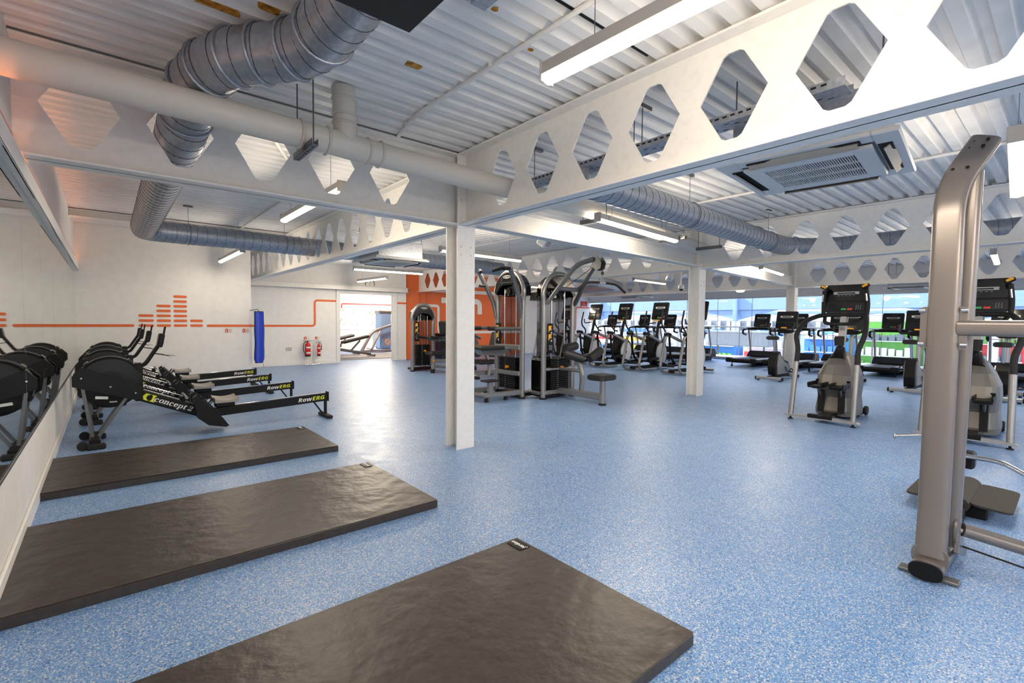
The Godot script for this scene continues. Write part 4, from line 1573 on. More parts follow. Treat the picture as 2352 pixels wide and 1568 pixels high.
func make_lat():
	var t := thing("lat_pulldown", "silver and black lat pulldown machine with a wide bar, beside the dip machine", "gym machine", V(5.9, 0, -5.74))
	tower(t, 2.12, 0.35, -0.42)
	var st := mb()
	tube(st, bend([V(-0.34, 1.6, 0.05), V(-0.14, 2.22, 0.52), V(-0.06, 2.28, 0.8)], 0.25), 0.042, 12, 0.7, V(1, 0, 0))
	obj("arm", st, M.machine_grey, t)
	st = mb()
	tube(st, bend([V(0.34, 1.6, 0.05), V(0.14, 2.1, 0.56), V(0.06, 2.26, 0.8)], 0.25), 0.042, 12, 0.7, V(1, 0, 0))
	obj("arm", st, M.machine_grey, t)
	st = mb()
	rod(st, V(-0.26, 1.84, 0.22), V(0.27, 1.84, 0.22), 0.035, 12)
	obj("cross_strut", st, M.machine_grey, t)
	for s in [-1, 1]:
		st = mb()
		prism(st, [Vector2(-0.1, 0.09), Vector2(0.02, 0.12), Vector2(0.09, 0.02), Vector2(0.07, -0.07), Vector2(0.0, -0.1), Vector2(-0.06, -0.06)], 0.012, xyz(V(s * 0.055, 2.2, 0.86), Basis(Vector3.BACK, Vector3.UP, Vector3.LEFT)))
		obj("pulley_cheek", st, M.machine_grey, t)
	st = mb()
	rod(st, V(-0.03, 2.18, 0.86), V(0.03, 2.18, 0.86), 0.08, 18)
	obj("pulley", st, M.black_plastic, t)
	st = mb()
	rod(st, V(0, 2.16, 0.93), V(0, 2.04, 0.93), 0.005, 6)
	rod(st, V(0, 2.2, 0.8), V(0.0, 1.8, 0.0), 0.005, 6)
	obj("cable", st, M.black_plastic, t)
	st = mb()
	rod(st, V(0, 2.08, 0.93), V(0, 2.03, 0.93), 0.022, 10)
	obj("cable_stop", st, M.black_plastic, t)
	st = mb()
	for k in 4:
		ring(st, V(0, 2.02 - 0.025 * k, 0.93), Vector3.RIGHT if k % 2 else Vector3.BACK, 0.013, 0.004, 0.0, 10)
	obj("chain", st, M.chrome, t)
	st = mb()
	tube(st, bend([V(-0.58, 1.78, 0.93), V(-0.36, 1.9, 0.93), V(0, 1.91, 0.93), V(0.36, 1.9, 0.93), V(0.58, 1.78, 0.93)], 0.1), 0.013, 10)
	obj("lat_bar", st, M.chrome, t)
	for s in [-1, 1]:
		st = mb()
		tube(st, bend([V(s * 0.58, 1.78, 0.93), V(s * 0.36, 1.9, 0.93), V(s * 0.08, 1.91, 0.93)], 0.1), 0.019, 10)
		obj("grip", st, M.rubber, t)
	# thigh rollers
	st = mb()
	tube(st, bend([V(0, 0.1, 0.52), V(0, 0.45, 0.56), V(0, 0.72, 0.42)], 0.2), 0.045, 12, 0.7, V(1, 0, 0))
	obj("roller_post", st, M.machine_silver, t)
	st = mb()
	rod(st, V(-0.34, 0.5, 0.02), V(0.34, 0.5, 0.02), 0.03, 10)
	rod(st, V(0.0, 0.5, 0.02), V(0.0, 0.5, 0.55), 0.03, 10)
	obj("brace", st, M.machine_silver, t)
	st = mb()
	rod(st, V(-0.22, 0.72, 0.55), V(0.22, 0.78, 0.55), 0.018, 10)
	obj("roller_axle", st, M.chrome, t)
	for q in [[V(-0.32, 0.80, 0.45), V(-0.05, 0.70, 0.62)], [V(0.32, 0.84, 0.66), V(0.04, 0.70, 0.66)], [V(-0.16, 0.86, 0.3), V(0.12, 0.9, 0.3)]]:
		st = mb()
		var a: Vector3 = q[0]
		var b: Vector3 = q[1]
		var d := (b - a).normalized()
		tube(st, [a, a + d * 0.015, b - d * 0.015, b], [0.06, 0.07, 0.07, 0.06], 18)
		obj("roller_pad", st, M.upholstery, t)
	# seat on its post
	st = mb()
	prism(st, rrect(0.42, 0.34, 0.1, 5), 0.06, xyz(V(0, 0.44, 0.95), Basis(Vector3.RIGHT, PI / 2)))
	prism(st, rrect(0.38, 0.3, 0.09, 5), 0.085, xyz(V(0, 0.44, 0.95), Basis(Vector3.RIGHT, PI / 2)))
	obj("seat", st, M.upholstery, t)
	st = mb()
	rod(st, V(0, 0.03, 0.97), V(0, 0.41, 0.97), 0.045, 14)
	obj("seat_post", st, M.machine_silver, t)
	st = mb()
	lathe(st, [Vector2(0, 0), Vector2(0.06, 0), Vector2(0.06, 0.025), Vector2(0.05, 0.032)], 14, xyz(V(0, 0, 0.97)))
	obj("seat_foot", st, M.rubber, t)
	st = mb()
	bar(st, V(0, 0.13, 0.05), V(0, 0.13, 0.97), 0.09, 0.1, Vector3.UP, 0.012)
	bar(st, V(-0.35, 0.11, 0.02), V(0.35, 0.11, 0.02), 0.07, 0.07, Vector3.UP, 0.012)
	obj("base_beam", st, M.machine_silver, t)
	# black lower shroud and its dark cap behind the left upright
	st = mb()
	bx(st, V(-0.2, 0.4, -0.2), V(0.26, 0.62, 0.34), 0.05)
	obj("lower_shroud", st, M.black_gloss, t)
	text(t, "lettering", "MATRIX", 0.06, V(-0.332, 0.66, -0.2), Basis(Vector3.BACK, Vector3.UP, Vector3.LEFT), M.label_grey, false, 0.0, 1.2)
	st = mb()
	prism(st, [Vector2(-0.3, 0), Vector2(0.3, 0), Vector2(0.28, 0.14), Vector2(0.1, 0.24), Vector2(-0.1, 0.24), Vector2(-0.28, 0.14)], 0.22, xyz(V(0, 1.66, -0.3)))
	obj("shroud_cap", st, M.stepper_body, t)
	st = mb()
	tube(st, bend([V(-0.35, 0.09, -0.04), V(-0.35, 0.09, -0.42), V(0.35, 0.09, -0.42), V(0.35, 0.09, -0.04)], 0.15), 0.035, 10)
	obj("rear_base", st, M.machine_silver, t)

func make_dip():
	var t := thing("assisted_dip_machine", "tall silver assisted dip and chin machine behind the white column", "gym machine", V(5.32, 0, -6.36), -PI / 2)
	tower(t, 2.16, 0.34, -0.18)
	var st := mb()
	# chin-up arms that reach forward from the top of the frame
	for s in [-1, 1]:
		st = mb()
		tube(st, bend([V(s * 0.33, 1.35, 0.02), V(s * 0.36, 1.62, 0.06), V(s * 0.42, 2.14, 0.34)], 0.15), 0.042, 12, 0.75, V(1, 0, 0))
		obj("chin_arm", st, M.machine_grey, t)
		st = mb()
		tube(st, [V(s * 0.42, 2.14, 0.34), V(s * 0.3, 2.16, 0.42), V(s * 0.16, 2.12, 0.5)], [0.03, 0.034, 0.026], 12)
		obj("chin_grip", st, M.rubber, t)
		st = mb()
		tube(st, [V(s * 0.4, 1.92, 0.22), V(s * 0.3, 1.9, 0.42)], [0.026, 0.022], 10)
		obj("narrow_grip", st, M.rubber, t)
		st = mb()
		tube(st, bend([V(s * 0.32, 1.18, 0.02), V(s * 0.3, 1.18, 0.3), V(s * 0.27, 1.18, 0.62)], 0.1), 0.028, 10)
		obj("dip_bar", st, M.machine_grey, t)
		st = mb()
		rod(st, V(s * 0.27, 1.18, 0.42), V(s * 0.27, 1.18, 0.66), 0.034, 12)
		obj("dip_grip", st, M.rubber, t)
	st = mb()
	bar(st, V(-0.34, 0.86, 0.04), V(0.34, 0.86, 0.04), 0.06, 0.09, Vector3.UP, 0.012)
	bar(st, V(-0.34, 0.42, 0.04), V(0.34, 0.42, 0.04), 0.06, 0.08, Vector3.UP, 0.012)
	bar(st, V(-0.25, 0.86, 0.06), V(-0.25, 0.1, 0.06), 0.05, 0.05, Vector3.RIGHT, 0.01)
	obj("cross_brace", st, M.machine_silver, t)
	# knee platform
	st = mb()
	bx(st, V(0, 0.86, 0.5), V(0.42, 0.06, 0.5), 0.02)
	obj("knee_pad", st, M.upholstery, t)
	st = mb()
	prism(st, [Vector2(0.05, 0.84), Vector2(0.72, 0.84), Vector2(0.6, 0.74), Vector2(0.3, 0.72), Vector2(0.05, 0.78)], 0.2, xyz(V(0, 0, 0), Basis(Vector3.BACK, Vector3.UP, Vector3.LEFT)))
	obj("knee_bracket", st, M.machine_grey, t)
	# steps and base
	for s in [-1, 1]:
		st = mb()
		bx(st, V(s * 0.27, 0.34, 0.62), V(0.2, 0.03, 0.26), 0.01)
		obj("step", st, M.rubber, t)
		st = mb()
		bar(st, V(s * 0.27, 0.33, 0.62), V(s * 0.27, 0.1, 0.62), 0.08, 0.08, Vector3.RIGHT, 0.01)
		obj("step_post", st, M.machine_silver, t)
		st = mb()
		bar(st, V(s * 0.33, 0.11, 0.0), V(s * 0.27, 0.11, 0.75), 0.08, 0.08, Vector3.UP, 0.012)
		obj("base_rail", st, M.machine_silver, t)
		for z in [0.7, 0.3]:
			st = mb()
			lathe(st, [Vector2(0, 0), Vector2(0.035, 0), Vector2(0.035, 0.05), Vector2(0.03, 0.08)], 12, xyz(V(s * 0.28, 0, z)))
			obj("foot", st, M.rubber, t)
	st = mb()
	tube(st, bend([V(-0.29, 0.11, 0.72), V(0, 0.11, 0.8), V(0.29, 0.11, 0.72)], 0.2), 0.042, 12)
	obj("front_rail", st, M.machine_silver, t)

func make_press():
	var t := thing("chest_press_machine", "silver seated press machine with black pads in front of the orange wall", "gym machine", V(6.25, 0, -10.95))
	tower(t, 1.72, 0.3)
	var st := mb()
	# seat faces -x, stands in front of the tower
	st = mb()
	pad(st, V(-0.02, 0.49, 0.62), V(0.4, 0.09, 0.34))
	obj("seat", st, M.upholstery, t)
	for y in [[0.72, 0.3], [1.12, 0.34]]:
		st = mb()
		pad(st, V(0.27 - (y[0] - 0.7) * 0.12, y[0], 0.62), V(0.09, y[1], 0.3), Basis(Vector3.BACK, 0.1))
		obj("back_pad", st, M.upholstery, t)
	st = mb()
	tube(st, bend([V(0.42, 0.04, 0.62), V(0.36, 0.6, 0.62), V(0.28, 1.3, 0.62)], 0.2), 0.04, 12)
	obj("back_frame", st, M.machine_silver, t)
	st = mb()
	rod(st, V(-0.08, 0.03, 0.62), V(-0.06, 0.45, 0.62), 0.045, 12)
	obj("seat_post", st, M.machine_silver, t)
	st = mb()
	bar(st, V(-0.1, 0.3, 0.62), V(1.2, 0.28, 0.62), 0.08, 0.09, Vector3.UP, 0.012)
	bar(st, V(0.42, 0.14, 0.62), V(1.25, 0.14, 0.62), 0.08, 0.09, Vector3.UP, 0.012)
	bar(st, V(0.2, 0.12, 0.0), V(0.4, 0.12, 0.6), 0.08, 0.07, Vector3.UP, 0.012)
	obj("base_beam", st, M.machine_silver, t)
	st = mb()
	rod(st, V(-0.1, 0.3, 0.68), V(-0.1, 0.3, 0.72), 0.03, 12)
	obj("adjust_knob", st, M.amber_knob, t)
	for s in [-1, 1]:
		st = mb()
		tube(st, bend([V(-0.12, 0.86, 0.62 + s * 0.32), V(0.35, 0.78, 0.62 + s * 0.32), V(1.2, 0.46, 0.62 + s * 0.3)], 0.3), 0.032, 10)
		obj("press_arm", st, M.machine_grey, t)
		st = mb()
		tube(st, [V(-0.35, 0.92, 0.62 + s * 0.32), V(-0.3, 0.9, 0.62 + s * 0.32), V(0.05, 0.835, 0.62 + s * 0.32)], [0.045, 0.036, 0.03], 12)
		obj("hand_grip", st, M.rubber, t)
		st = mb()
		tube(st, bend([V(0.3, 1.26, 0.62 + s * 0.2), V(0.7, 1.1, 0.62 + s * 0.25), V(1.2, 0.85, 0.62 + s * 0.25)], 0.2), 0.038, 10)
		obj("upper_arm", st, M.machine_grey, t)
	st = mb()
	prism(st, [Vector2(0.5, 0.75), Vector2(0.62, 1.02), Vector2(1.1, 1.08), Vector2(1.3, 0.7), Vector2(0.9, 0.5)], 0.1, xyz(V(0, 0, 0.62)))
	obj("linkage_cover", st, M.machine_grey, t)
	for q in [V(0.42, 0, 0.62), V(-0.08, 0, 0.62), V(1.2, 0, 0.62)]:
		st = mb()
		lathe(st, [Vector2(0, 0), Vector2(0.055, 0), Vector2(0.055, 0.03), Vector2(0.045, 0.1)], 12, xyz(q))
		obj("foot", st, M.rubber, t)

func make_leg():
	var t := thing("leg_extension_machine", "silver leg extension machine with a black roller behind the dip machine", "gym machine", V(6.7, 0, -8.9))
	var st := mb()
	pad(st, V(0, 0.36, 0), V(0.5, 0.1, 0.4))
	obj("seat", st, M.upholstery, t)
	st = mb()
	pad(st, V(0.3, 0.75, 0), V(0.1, 0.6, 0.36), Basis(Vector3.BACK, -0.25))
	obj("back_pad", st, M.upholstery, t)
	st = mb()
	tube(st, [V(-0.36, 0.58, -0.24), V(-0.36, 0.58, 0.24)], [0.09, 0.09], 18)
	obj("roller_pad", st, M.upholstery, t)
	st = mb()
	tube(st, bend([V(-0.3, 0.55, 0.0), V(-0.05, 0.62, 0.05), V(0.1, 0.3, 0.1), V(0.05, 0.05, 0.1)], 0.15), 0.045, 12)
	bar(st, V(-0.5, 0.1, 0), V(0.5, 0.1, 0), 0.09, 0.09, Vector3.UP, 0.012)
	obj("frame", st, M.machine_silver, t)
	st = mb()
	rod(st, V(-0.06, 0.64, 0.08), V(-0.06, 0.64, 0.14), 0.05, 14)
	obj("adjust_knob", st, M.amber_knob, t)
	for s in [-0.4, 0.4]:
		st = mb()
		bar(st, V(s, 0.06, -0.3), V(s, 0.06, 0.3), 0.08, 0.07, Vector3.UP, 0.012)
		obj("base_bar", st, M.machine_silver, t)
		st = mb()
		for z in [-0.28, 0.28]:
			bx(st, V(s, 0.014, z), V(0.09, 0.028, 0.07), 0.006)
		obj("foot", st, M.rubber, t)
	st = mb()
	bar(st, V(0.15, 0.1, 0), V(0.15, 0.34, 0), 0.08, 0.08, Vector3.RIGHT, 0.01)
	obj("seat_post", st, M.machine_silver, t)

func make_bin():
	var t := thing("recycling_bin", "navy recycling bin with a green arrow symbol by the orange wall", "bin", V(8.95, 0, -14.1))
	var st := mb()
	bx(st, V(0, 0.4, 0), V(0.6, 0.8, 0.5), 0.03)
	obj("body", st, M.bin_navy, t)
	st = mb()
	bx(st, V(0, 0.83, 0), V(0.63, 0.07, 0.53), 0.02)
	obj("lid", st, M.black_plastic, t)
	for k in 3:
		st = mb()
		var b := Basis(Vector3.BACK, TAU * k / 3)
		prism(st, [Vector2(-0.1, 0.1), Vector2(0.03, 0.1), Vector2(0.03, 0.14), Vector2(0.11, 0.07), Vector2(0.03, 0.0), Vector2(0.03, 0.045), Vector2(-0.06, 0.045), Vector2(-0.11, 0.02), Vector2(-0.14, 0.05)], 0.003, xyz(V(-0.08, 0.45, 0.252), b))
		obj("arrow", st, M.recycle_green, t)

# ---------------------------------------------------------------- cable machine
func build_cable():
	var t := thing("cable_machine", "tall grey cable machine upright with a crossbar and a black footplate", "gym machine", V(3.3, 0, -0.455))
	var st := mb()
	# own -x faces the camera side; wide oval post
	var fc := V(0, 0, 1)
	var post := bend([V(-0.05, 0.1, 0.0), V(-0.02, 0.3, 0.0), V(0.0, 0.6, 0.0), V(0.03, 2.0, 0.0), V(0.25, 2.27, 0.1)], 0.14, 6)
	tube(st, post, 0.064, 28, 0.55, V(1, 0, 0), true, 0.55)
	obj("post", st, M.tower_grey, t)
	st = mb()
	tube(st, [V(0.14, 0.12, 0.04), V(0.17, 2.1, 0.06)], 0.05, 20, 0.8, V(1, 0, 0), true, 0.6)
	obj("rear_post", st, M.tower_grey, t)
	for k in 3:
		for s in [-0.028, 0.028]:
			st = mb()
			var f := [0.3, 0.74, 0.88][k] as float
			var c := V(0.03, 2.0, 0.0).lerp(V(0.25, 2.27, 0.1), f)
			rod(st, c + V(-0.026, 0.022, s), c + V(-0.031, 0.026, s), 0.008, 8)
			obj("bolt", st, M.dark_slot, t)
	# crossbar with its two clamp plates
	st = mb()
	tube(st, [V(0.02, 1.285, 0.055), V(0.02, 1.285, 2.2)], 0.04, 24, 1.0, V(0, 1, 0), true, 0.6)
	obj("crossbar", st, M.tower_grey, t)
	for s in [-1, 1]:
		st = mb()
		prism(st, rrect(0.05, 0.22, 0.018, 4), 0.012, xyz(V(0.005, 1.285, s * 0.066), Basis(Vector3.BACK, Vector3.UP, Vector3.LEFT)))
		obj("clamp_plate", st, M.tower_grey, t)
		st = mb()
		for y in [1.2, 1.375]:
			rod(st, V(-0.006, y, s * 0.07), V(-0.006, y, s * 0.095), 0.011, 10)
		obj("clamp_bolt", st, M.chrome, t)
	# foot: welded saddle, oval stub and floor tabs
	st = mb()
	tube(st, [V(-0.075, 0.1, 0), V(-0.06, 0.1, 0)], 0.075, 24, 0.75, V(0, 1, 0), true, 0.7)
	obj("saddle_plate", st, M.tower_grey, t)
	st = mb()
	tube(st, [V(-0.16, 0.055, 0), V(0.5, 0.055, 0)], 0.066, 24, 0.62, V(0, 1, 0), true, 0.75)
	obj("base_tube", st, M.tower_grey, t)
	st = mb()
	tube(st, [V(-0.175, 0.055, 0), V(-0.158, 0.055, 0)], 0.068, 24, 0.64, V(0, 1, 0), true, 0.75)
	obj("end_cap", st, M.black_plastic, t)
	for s in [-1, 1]:
		st = mb()
		bx(st, V(-0.08, 0.01, s * 0.085), V(0.07, 0.02, 0.07), 0.005)
		obj("floor_tab", st, M.machine_grey, t)
	# pulley disc and low brace
	st = mb()
	rod(st, V(0.17, 0.2, 0.07), V(0.17, 0.2, 0.08), 0.1, 24)
	obj("pulley_cover", st, M.tower_grey, t)
	st = mb()
	rod(st, V(0.17, 0.2, 0.08), V(0.17, 0.2, 0.096), 0.013, 8)
	obj("pulley_bolt", st, M.chrome, t)
	st = mb()
	tube(st, [V(0.2, 0.2, 0.09), V(0.4, 0.1, 0.5), V(0.45, 0.07, 1.1)], 0.036, 12)
	obj("low_brace", st, M.tower_grey, t)
	st = mb()
	tube(st, [V(0.14, 0.13, 0.09), V(0.2, 0.05, 0.6), V(0.25, 0.03, 1.2)], 0.005, 6)
	obj("cable", st, M.black_plastic, t)
	st = mb()
	bar(st, V(0.02, 0.15, 0.09), V(0.3, 0.05, 0.09), 0.02, 0.05, Vector3.UP, 0.003)
	obj("gusset", st, M.machine_grey, t)
	# chrome bars held low on the carriage
	st = mb()
	tube(st, bend([V(1.02, 0.5, -0.36), V(0.96, 0.55, -0.18), V(0.86, 0.52, -0.06), V(0.8, 0.47, 0.02)], 0.06), 0.014, 10)
	ring(st, V(1.03, 0.495, -0.375), V(0.3, 0, 1).normalized(), 0.016, 0.006, 0.0, 12)
	obj("cable_arm", st, M.chrome, t)
	st = mb()
	tube(st, bend([V(0.6, 0.52, 0.05), V(0.55, 0.53, 0.2), V(0.4, 0.46, 0.4), V(0.3, 0.4, 0.55)], 0.06), 0.014, 10)
	obj("cable_arm", st, M.chrome, t)
	st = mb()
	bx(st, V(0.66, 0.49, 0.05), V(0.1, 0.1, 0.07), 0.012)
	obj("carriage", st, M.black_plastic, t)
	# footplate: two rubber wings over a hump
	for s in [-1, 1]:
		st = mb()
		prism(st, rrect(0.62, 0.21, 0.05, 4), 0.014, xyz(V(1.38, 0.1, -0.04 + s * 0.165), Basis(Vector3.RIGHT, PI / 2 + s * 0.06)))
		obj("footplate", st, M.rubber_grip, t)
	st = mb()
	tube(st, [V(1.06, 0.09, -0.04), V(1.7, 0.09, -0.04)], 0.07, 16, 0.8, V(0, 1, 0))
	obj("footplate_hump", st, M.rubber_grip, t)
	st = mb()
	bx(st, V(1.38, 0.045, -0.04), V(0.5, 0.09, 0.3), 0.01)
	bar(st, V(0.3, 0.07, 0), V(1.1, 0.05, -0.04), 0.1, 0.08, Vector3.UP, 0.01)
	obj("footplate_base", st, M.black_plastic, t)

# ---------------------------------------------------------------- cardio machines (own +x is where the user looks)
# console slab: c is its middle, lean tips the face upwards; the face looks to -x
func console(t: Node3D, c: Vector3, w: float, h: float, lean := 0.3, keys := true):
	var b := Basis(Vector3.BACK, -lean)
	var f := xyz(c, b * Basis(Vector3.FORWARD, Vector3.UP, Vector3.RIGHT))
	# in f: x runs to the user's right (world -z .. +z flipped), y up the face, z away from the user
	var st := mb()
	prism(st, rrect(w, h, 0.03, 4), 0.05, f)
	var hs := obj("console", st, M.black_plastic, t)
	st = mb()
	prism(st, rrect(w * 0.95, h * 0.56, 0.02, 3, Vector2(0, h * 0.19)), 0.004, f * xyz(V(0, 0, -0.027)))
	obj("upper_screen", st, M.screen_black, hs)
	st = mb()
	prism(st, rrect(w * 0.95, h * 0.3, 0.015, 3, Vector2(0, -h * 0.31)), 0.004, f * xyz(V(0, 0, -0.027)))
	obj("lower_panel", st, M.black_gloss, hs)
	st = mb()
	bx(st, f * V(0, h * 0.22, -0.031), V(0.003, h * 0.026, w * 0.62), 0.0, b)
	bx(st, f * V(0, h * 0.15, -0.031), V(0.003, h * 0.018, w * 0.62), 0.0, b)
	for s in [-1, 1]:
		bx(st, f * V(s * w * 0.26, h * 0.185, -0.031), V(0.003, h * 0.06, w * 0.09), 0.0, b)
	obj("display_strip", st, M.label_grey, hs)
	st = mb()
	for k in 5:
		bx(st, f * V((-2 + k) * w * 0.09, h * 0.095, -0.0315), V(0.003, h * 0.02, w * 0.05), 0.0, b)
	obj("figures", st, M.shop_grey, hs)
	st = mb()
	bx(st, f * V(0, h * 0.44, -0.0265), V(0.003, h * 0.02, w * 0.3), 0.0, b)
	obj("name_strip", st, M.shop_grey, hs)
	if keys:
		st = mb()
		bx(st, f * V(w * 0.03, -h * 0.4, -0.031), V(0.006, h * 0.06, w * 0.12), 0.002, b)
		obj("start_key", st, M.key_green, hs)
		st = mb()
		bx(st, f * V(-w * 0.12, -h * 0.4, -0.031), V(0.006, h * 0.06, w * 0.12), 0.002, b)
		obj("stop_key", st, M.key_red, hs)
		st = mb()
		for i in 3:
			for k in 4:
				bx(st, f * V(-w * (0.27 + 0.05 * i), -h * (0.27 + 0.045 * k), -0.031), V(0.003, h * 0.02, w * 0.022), 0.0, b)
		obj("keypad", st, M.shop_grey, hs)

func make_stepper() -> Node3D:
	var t := thing("stair_climber", "", "stair climber", Vector3.ZERO, 0, "stair climbers")
	var st := mb()
	prism(st, [Vector2(-0.43, 0.05), Vector2(-0.4, 0.07), Vector2(0, 0.1), Vector2(0.4, 0.07), Vector2(0.43, 0.05), Vector2(0.4, 0.045), Vector2(-0.4, 0.045)], 0.08, xyz(V(0, 0, 0), Basis(Vector3.FORWARD, Vector3.UP, Vector3.RIGHT)))
	obj("base_bar", st, M.shroud_silver, t)
	st = mb()
	bx(st, V(0, 0.078, 0), V(0.085, 0.055, 0.3), 0.01)
	obj("base_cover", st, M.black_plastic, t)
	for s in [-1, 1]:
		st = mb()
		lathe(st, [Vector2(0, 0), Vector2(0.03, 0), Vector2(0.03, 0.012), Vector2(0.012, 0.018), Vector2(0.012, 0.05)], 12, xyz(V(0, 0, s * 0.36)))
		obj("foot", st, M.rubber, t)
		st = mb()
		tube(st, [V(0.0, 0.06, s * 0.36), V(0.12, 0.78, s * 0.35)], 0.032, 12)
		obj("rail_tube", st, M.machine_silver, t)
		st = mb()
		tube(st, bend([V(0.12, 0.76, s * 0.35), V(0.16, 0.98, s * 0.345), V(0.2, 1.14, s * 0.4), V(0.42, 1.34, s * 0.36), V(0.78, 1.43, s * 0.27), V(0.84, 1.43, 0.0)], 0.12, 5), 0.031, 12)
		obj("hand_rail", st, M.rubber, t)
		st = mb()
		tube(st, bend([V(0.84, 1.42, s * 0.26), V(0.86, 1.58, s * 0.27), V(0.82, 1.78, s * 0.25)], 0.1), 0.026, 10)
		var hh := obj("upright_handle", st, M.rubber, t)
		st = mb()
		rod(st, V(0.79, 1.62, s * 0.265), V(0.785, 1.72, s * 0.255), 0.012, 8)
		obj("pulse_plate", st, M.chrome, hh)
		st = mb()
		bx(st, V(0.8, 1.82, s * 0.245), V(0.07, 0.05, 0.1), 0.012, Basis(Vector3.RIGHT, -s * 0.5))
		obj("handle_tip", st, M.black_plastic, hh)
		st = mb()
		bx(st, V(0.775, 1.83, s * 0.245), V(0.04, 0.03, 0.07), 0.006, Basis(Vector3.RIGHT, -s * 0.5))
		obj("amber_key", st, M.amber, hh)
	st = mb()
	tube(st, bend([V(0.84, 1.4, -0.24), V(0.62, 1.3, -0.18), V(0.62, 1.3, 0.18), V(0.84, 1.4, 0.24)], 0.1), 0.024, 10)
	obj("front_grip", st, M.rubber, t)
	# body shell: rounded lofted housing
	st = mb()
	var sec := [[0.05, 0.235, 0.0], [0.12, 0.24, -0.01], [0.3, 0.22, 0.03], [0.45, 0.235, -0.02], [0.6, 0.225, 0.02], [0.74, 0.17, 0.1], [0.86, 0.1, 0.22], [0.9, 0.05, 0.3]]
	var rows := []
	for q in sec:
		var ring_pts := []
		for k in 20:
			var a := TAU * k / 20
			var cx := signf(cos(a)) * pow(absf(cos(a)), 0.55)
			var sz := signf(sin(a)) * pow(absf(sin(a)), 0.55)
			var x0: float = 0.4 + q[2]
			var x1: float = 1.12 - q[2] * 0.4
			ring_pts.append(V((x0 + x1) / 2 + cx * (x1 - x0) / 2, q[0], sz * q[1]))
		rows.append(ring_pts)
	for i in rows.size() - 1:
		for k in 20:
			var k2 := (k + 1) % 20
			var m: Vector3 = (rows[i][k] + rows[i][k2]) / 2 - V(0.76, rows[i][k].y, 0)
			quad(st, rows[i][k], rows[i][k2], rows[i + 1][k2], rows[i + 1][k], m + V(0, 0.05, 0))
	for k in range(1, 19):
		tri(st, rows[-1][0], rows[-1][k], rows[-1][k + 1], Vector3.UP)
	obj("housing", st, M.stepper_body, t)
	st = mb()
	tube(st, [V(0.62, 0.8, 0), V(0.7, 0.9, 0), V(0.72, 0.98, 0)], [0.1, 0.07, 0.05], 16)
	obj("neck_cover", st, M.black_satin, t)
	st = mb()
	bar(st, V(0.72, 0.9, 0), V(0.86, 1.46, 0), 0.09, 0.06, Vector3.RIGHT, 0.012)
	obj("mast", st, M.shroud_silver, t)
	st = mb()
	lathe(st, [Vector2(0, 0), Vector2(0.055, 0), Vector2(0.06, 0.13), Vector2(0.05, 0.13), Vector2(0.045, 0.02), Vector2(0, 0.02)], 16, xyz(V(0.66, 1.0, 0.0)))
	obj("bottle_holder", st, M.rubber, t)
	# pedals on their arms
	for s in [-1, 1]:
		st = mb()
		bx(st, V(0.28, 0.455, s * 0.125), V(0.33, 0.03, 0.17), 0.012)
		for e in [-1, 1]:
			bx(st, V(0.28, 0.485, s * 0.125 + e * 0.08), V(0.31, 0.05, 0.014), 0.005)
		bx(st, V(0.44, 0.5, s * 0.125), V(0.014, 0.07, 0.16), 0.005)
		var pd := obj("pedal", st, M.black_plastic, t)
		st = mb()
		tube(st, [V(0.3, 0.425, s * 0.125), V(0.42, 0.3, s * 0.12), V(0.56, 0.2, s * 0.12)], 0.025, 8, 0.7, V(0, 0, 1))
		rod(st, V(0.3, 0.425, s * 0.05), V(0.3, 0.425, s * 0.2), 0.014, 8)
		obj("pedal_arm", st, M.machine_grey, pd)
		st = mb()
		bx(st, V(0.405, 0.26, s * 0.12), V(0.06, 0.34, 0.07), 0.005)
		obj("arm_slot", st, M.dark_slot, t)
		st = mb()
		lathe(st, [Vector2(0, -0.02), Vector2(0.06, -0.02), Vector2(0.066, 0), Vector2(0.06, 0.02), Vector2(0, 0.02)], 16, xyz(V(1.16, 0.066, s * 0.22), Basis(Vector3.RIGHT, PI / 2)))
		obj("wheel", st, M.rubber, t)
	st = mb()
	bar(st, V(0, 0.07, 0), V(1.1, 0.07, 0), 0.16, 0.05, Vector3.UP, 0.01)
	bx(st, V(1.1, 0.06, 0), V(0.08, 0.1, 0.4), 0.01)
	obj("floor_frame", st, M.black_plastic, t)
	console(t, V(0.9, 1.66, 0), 0.5, 0.4, 0.22)
	return t

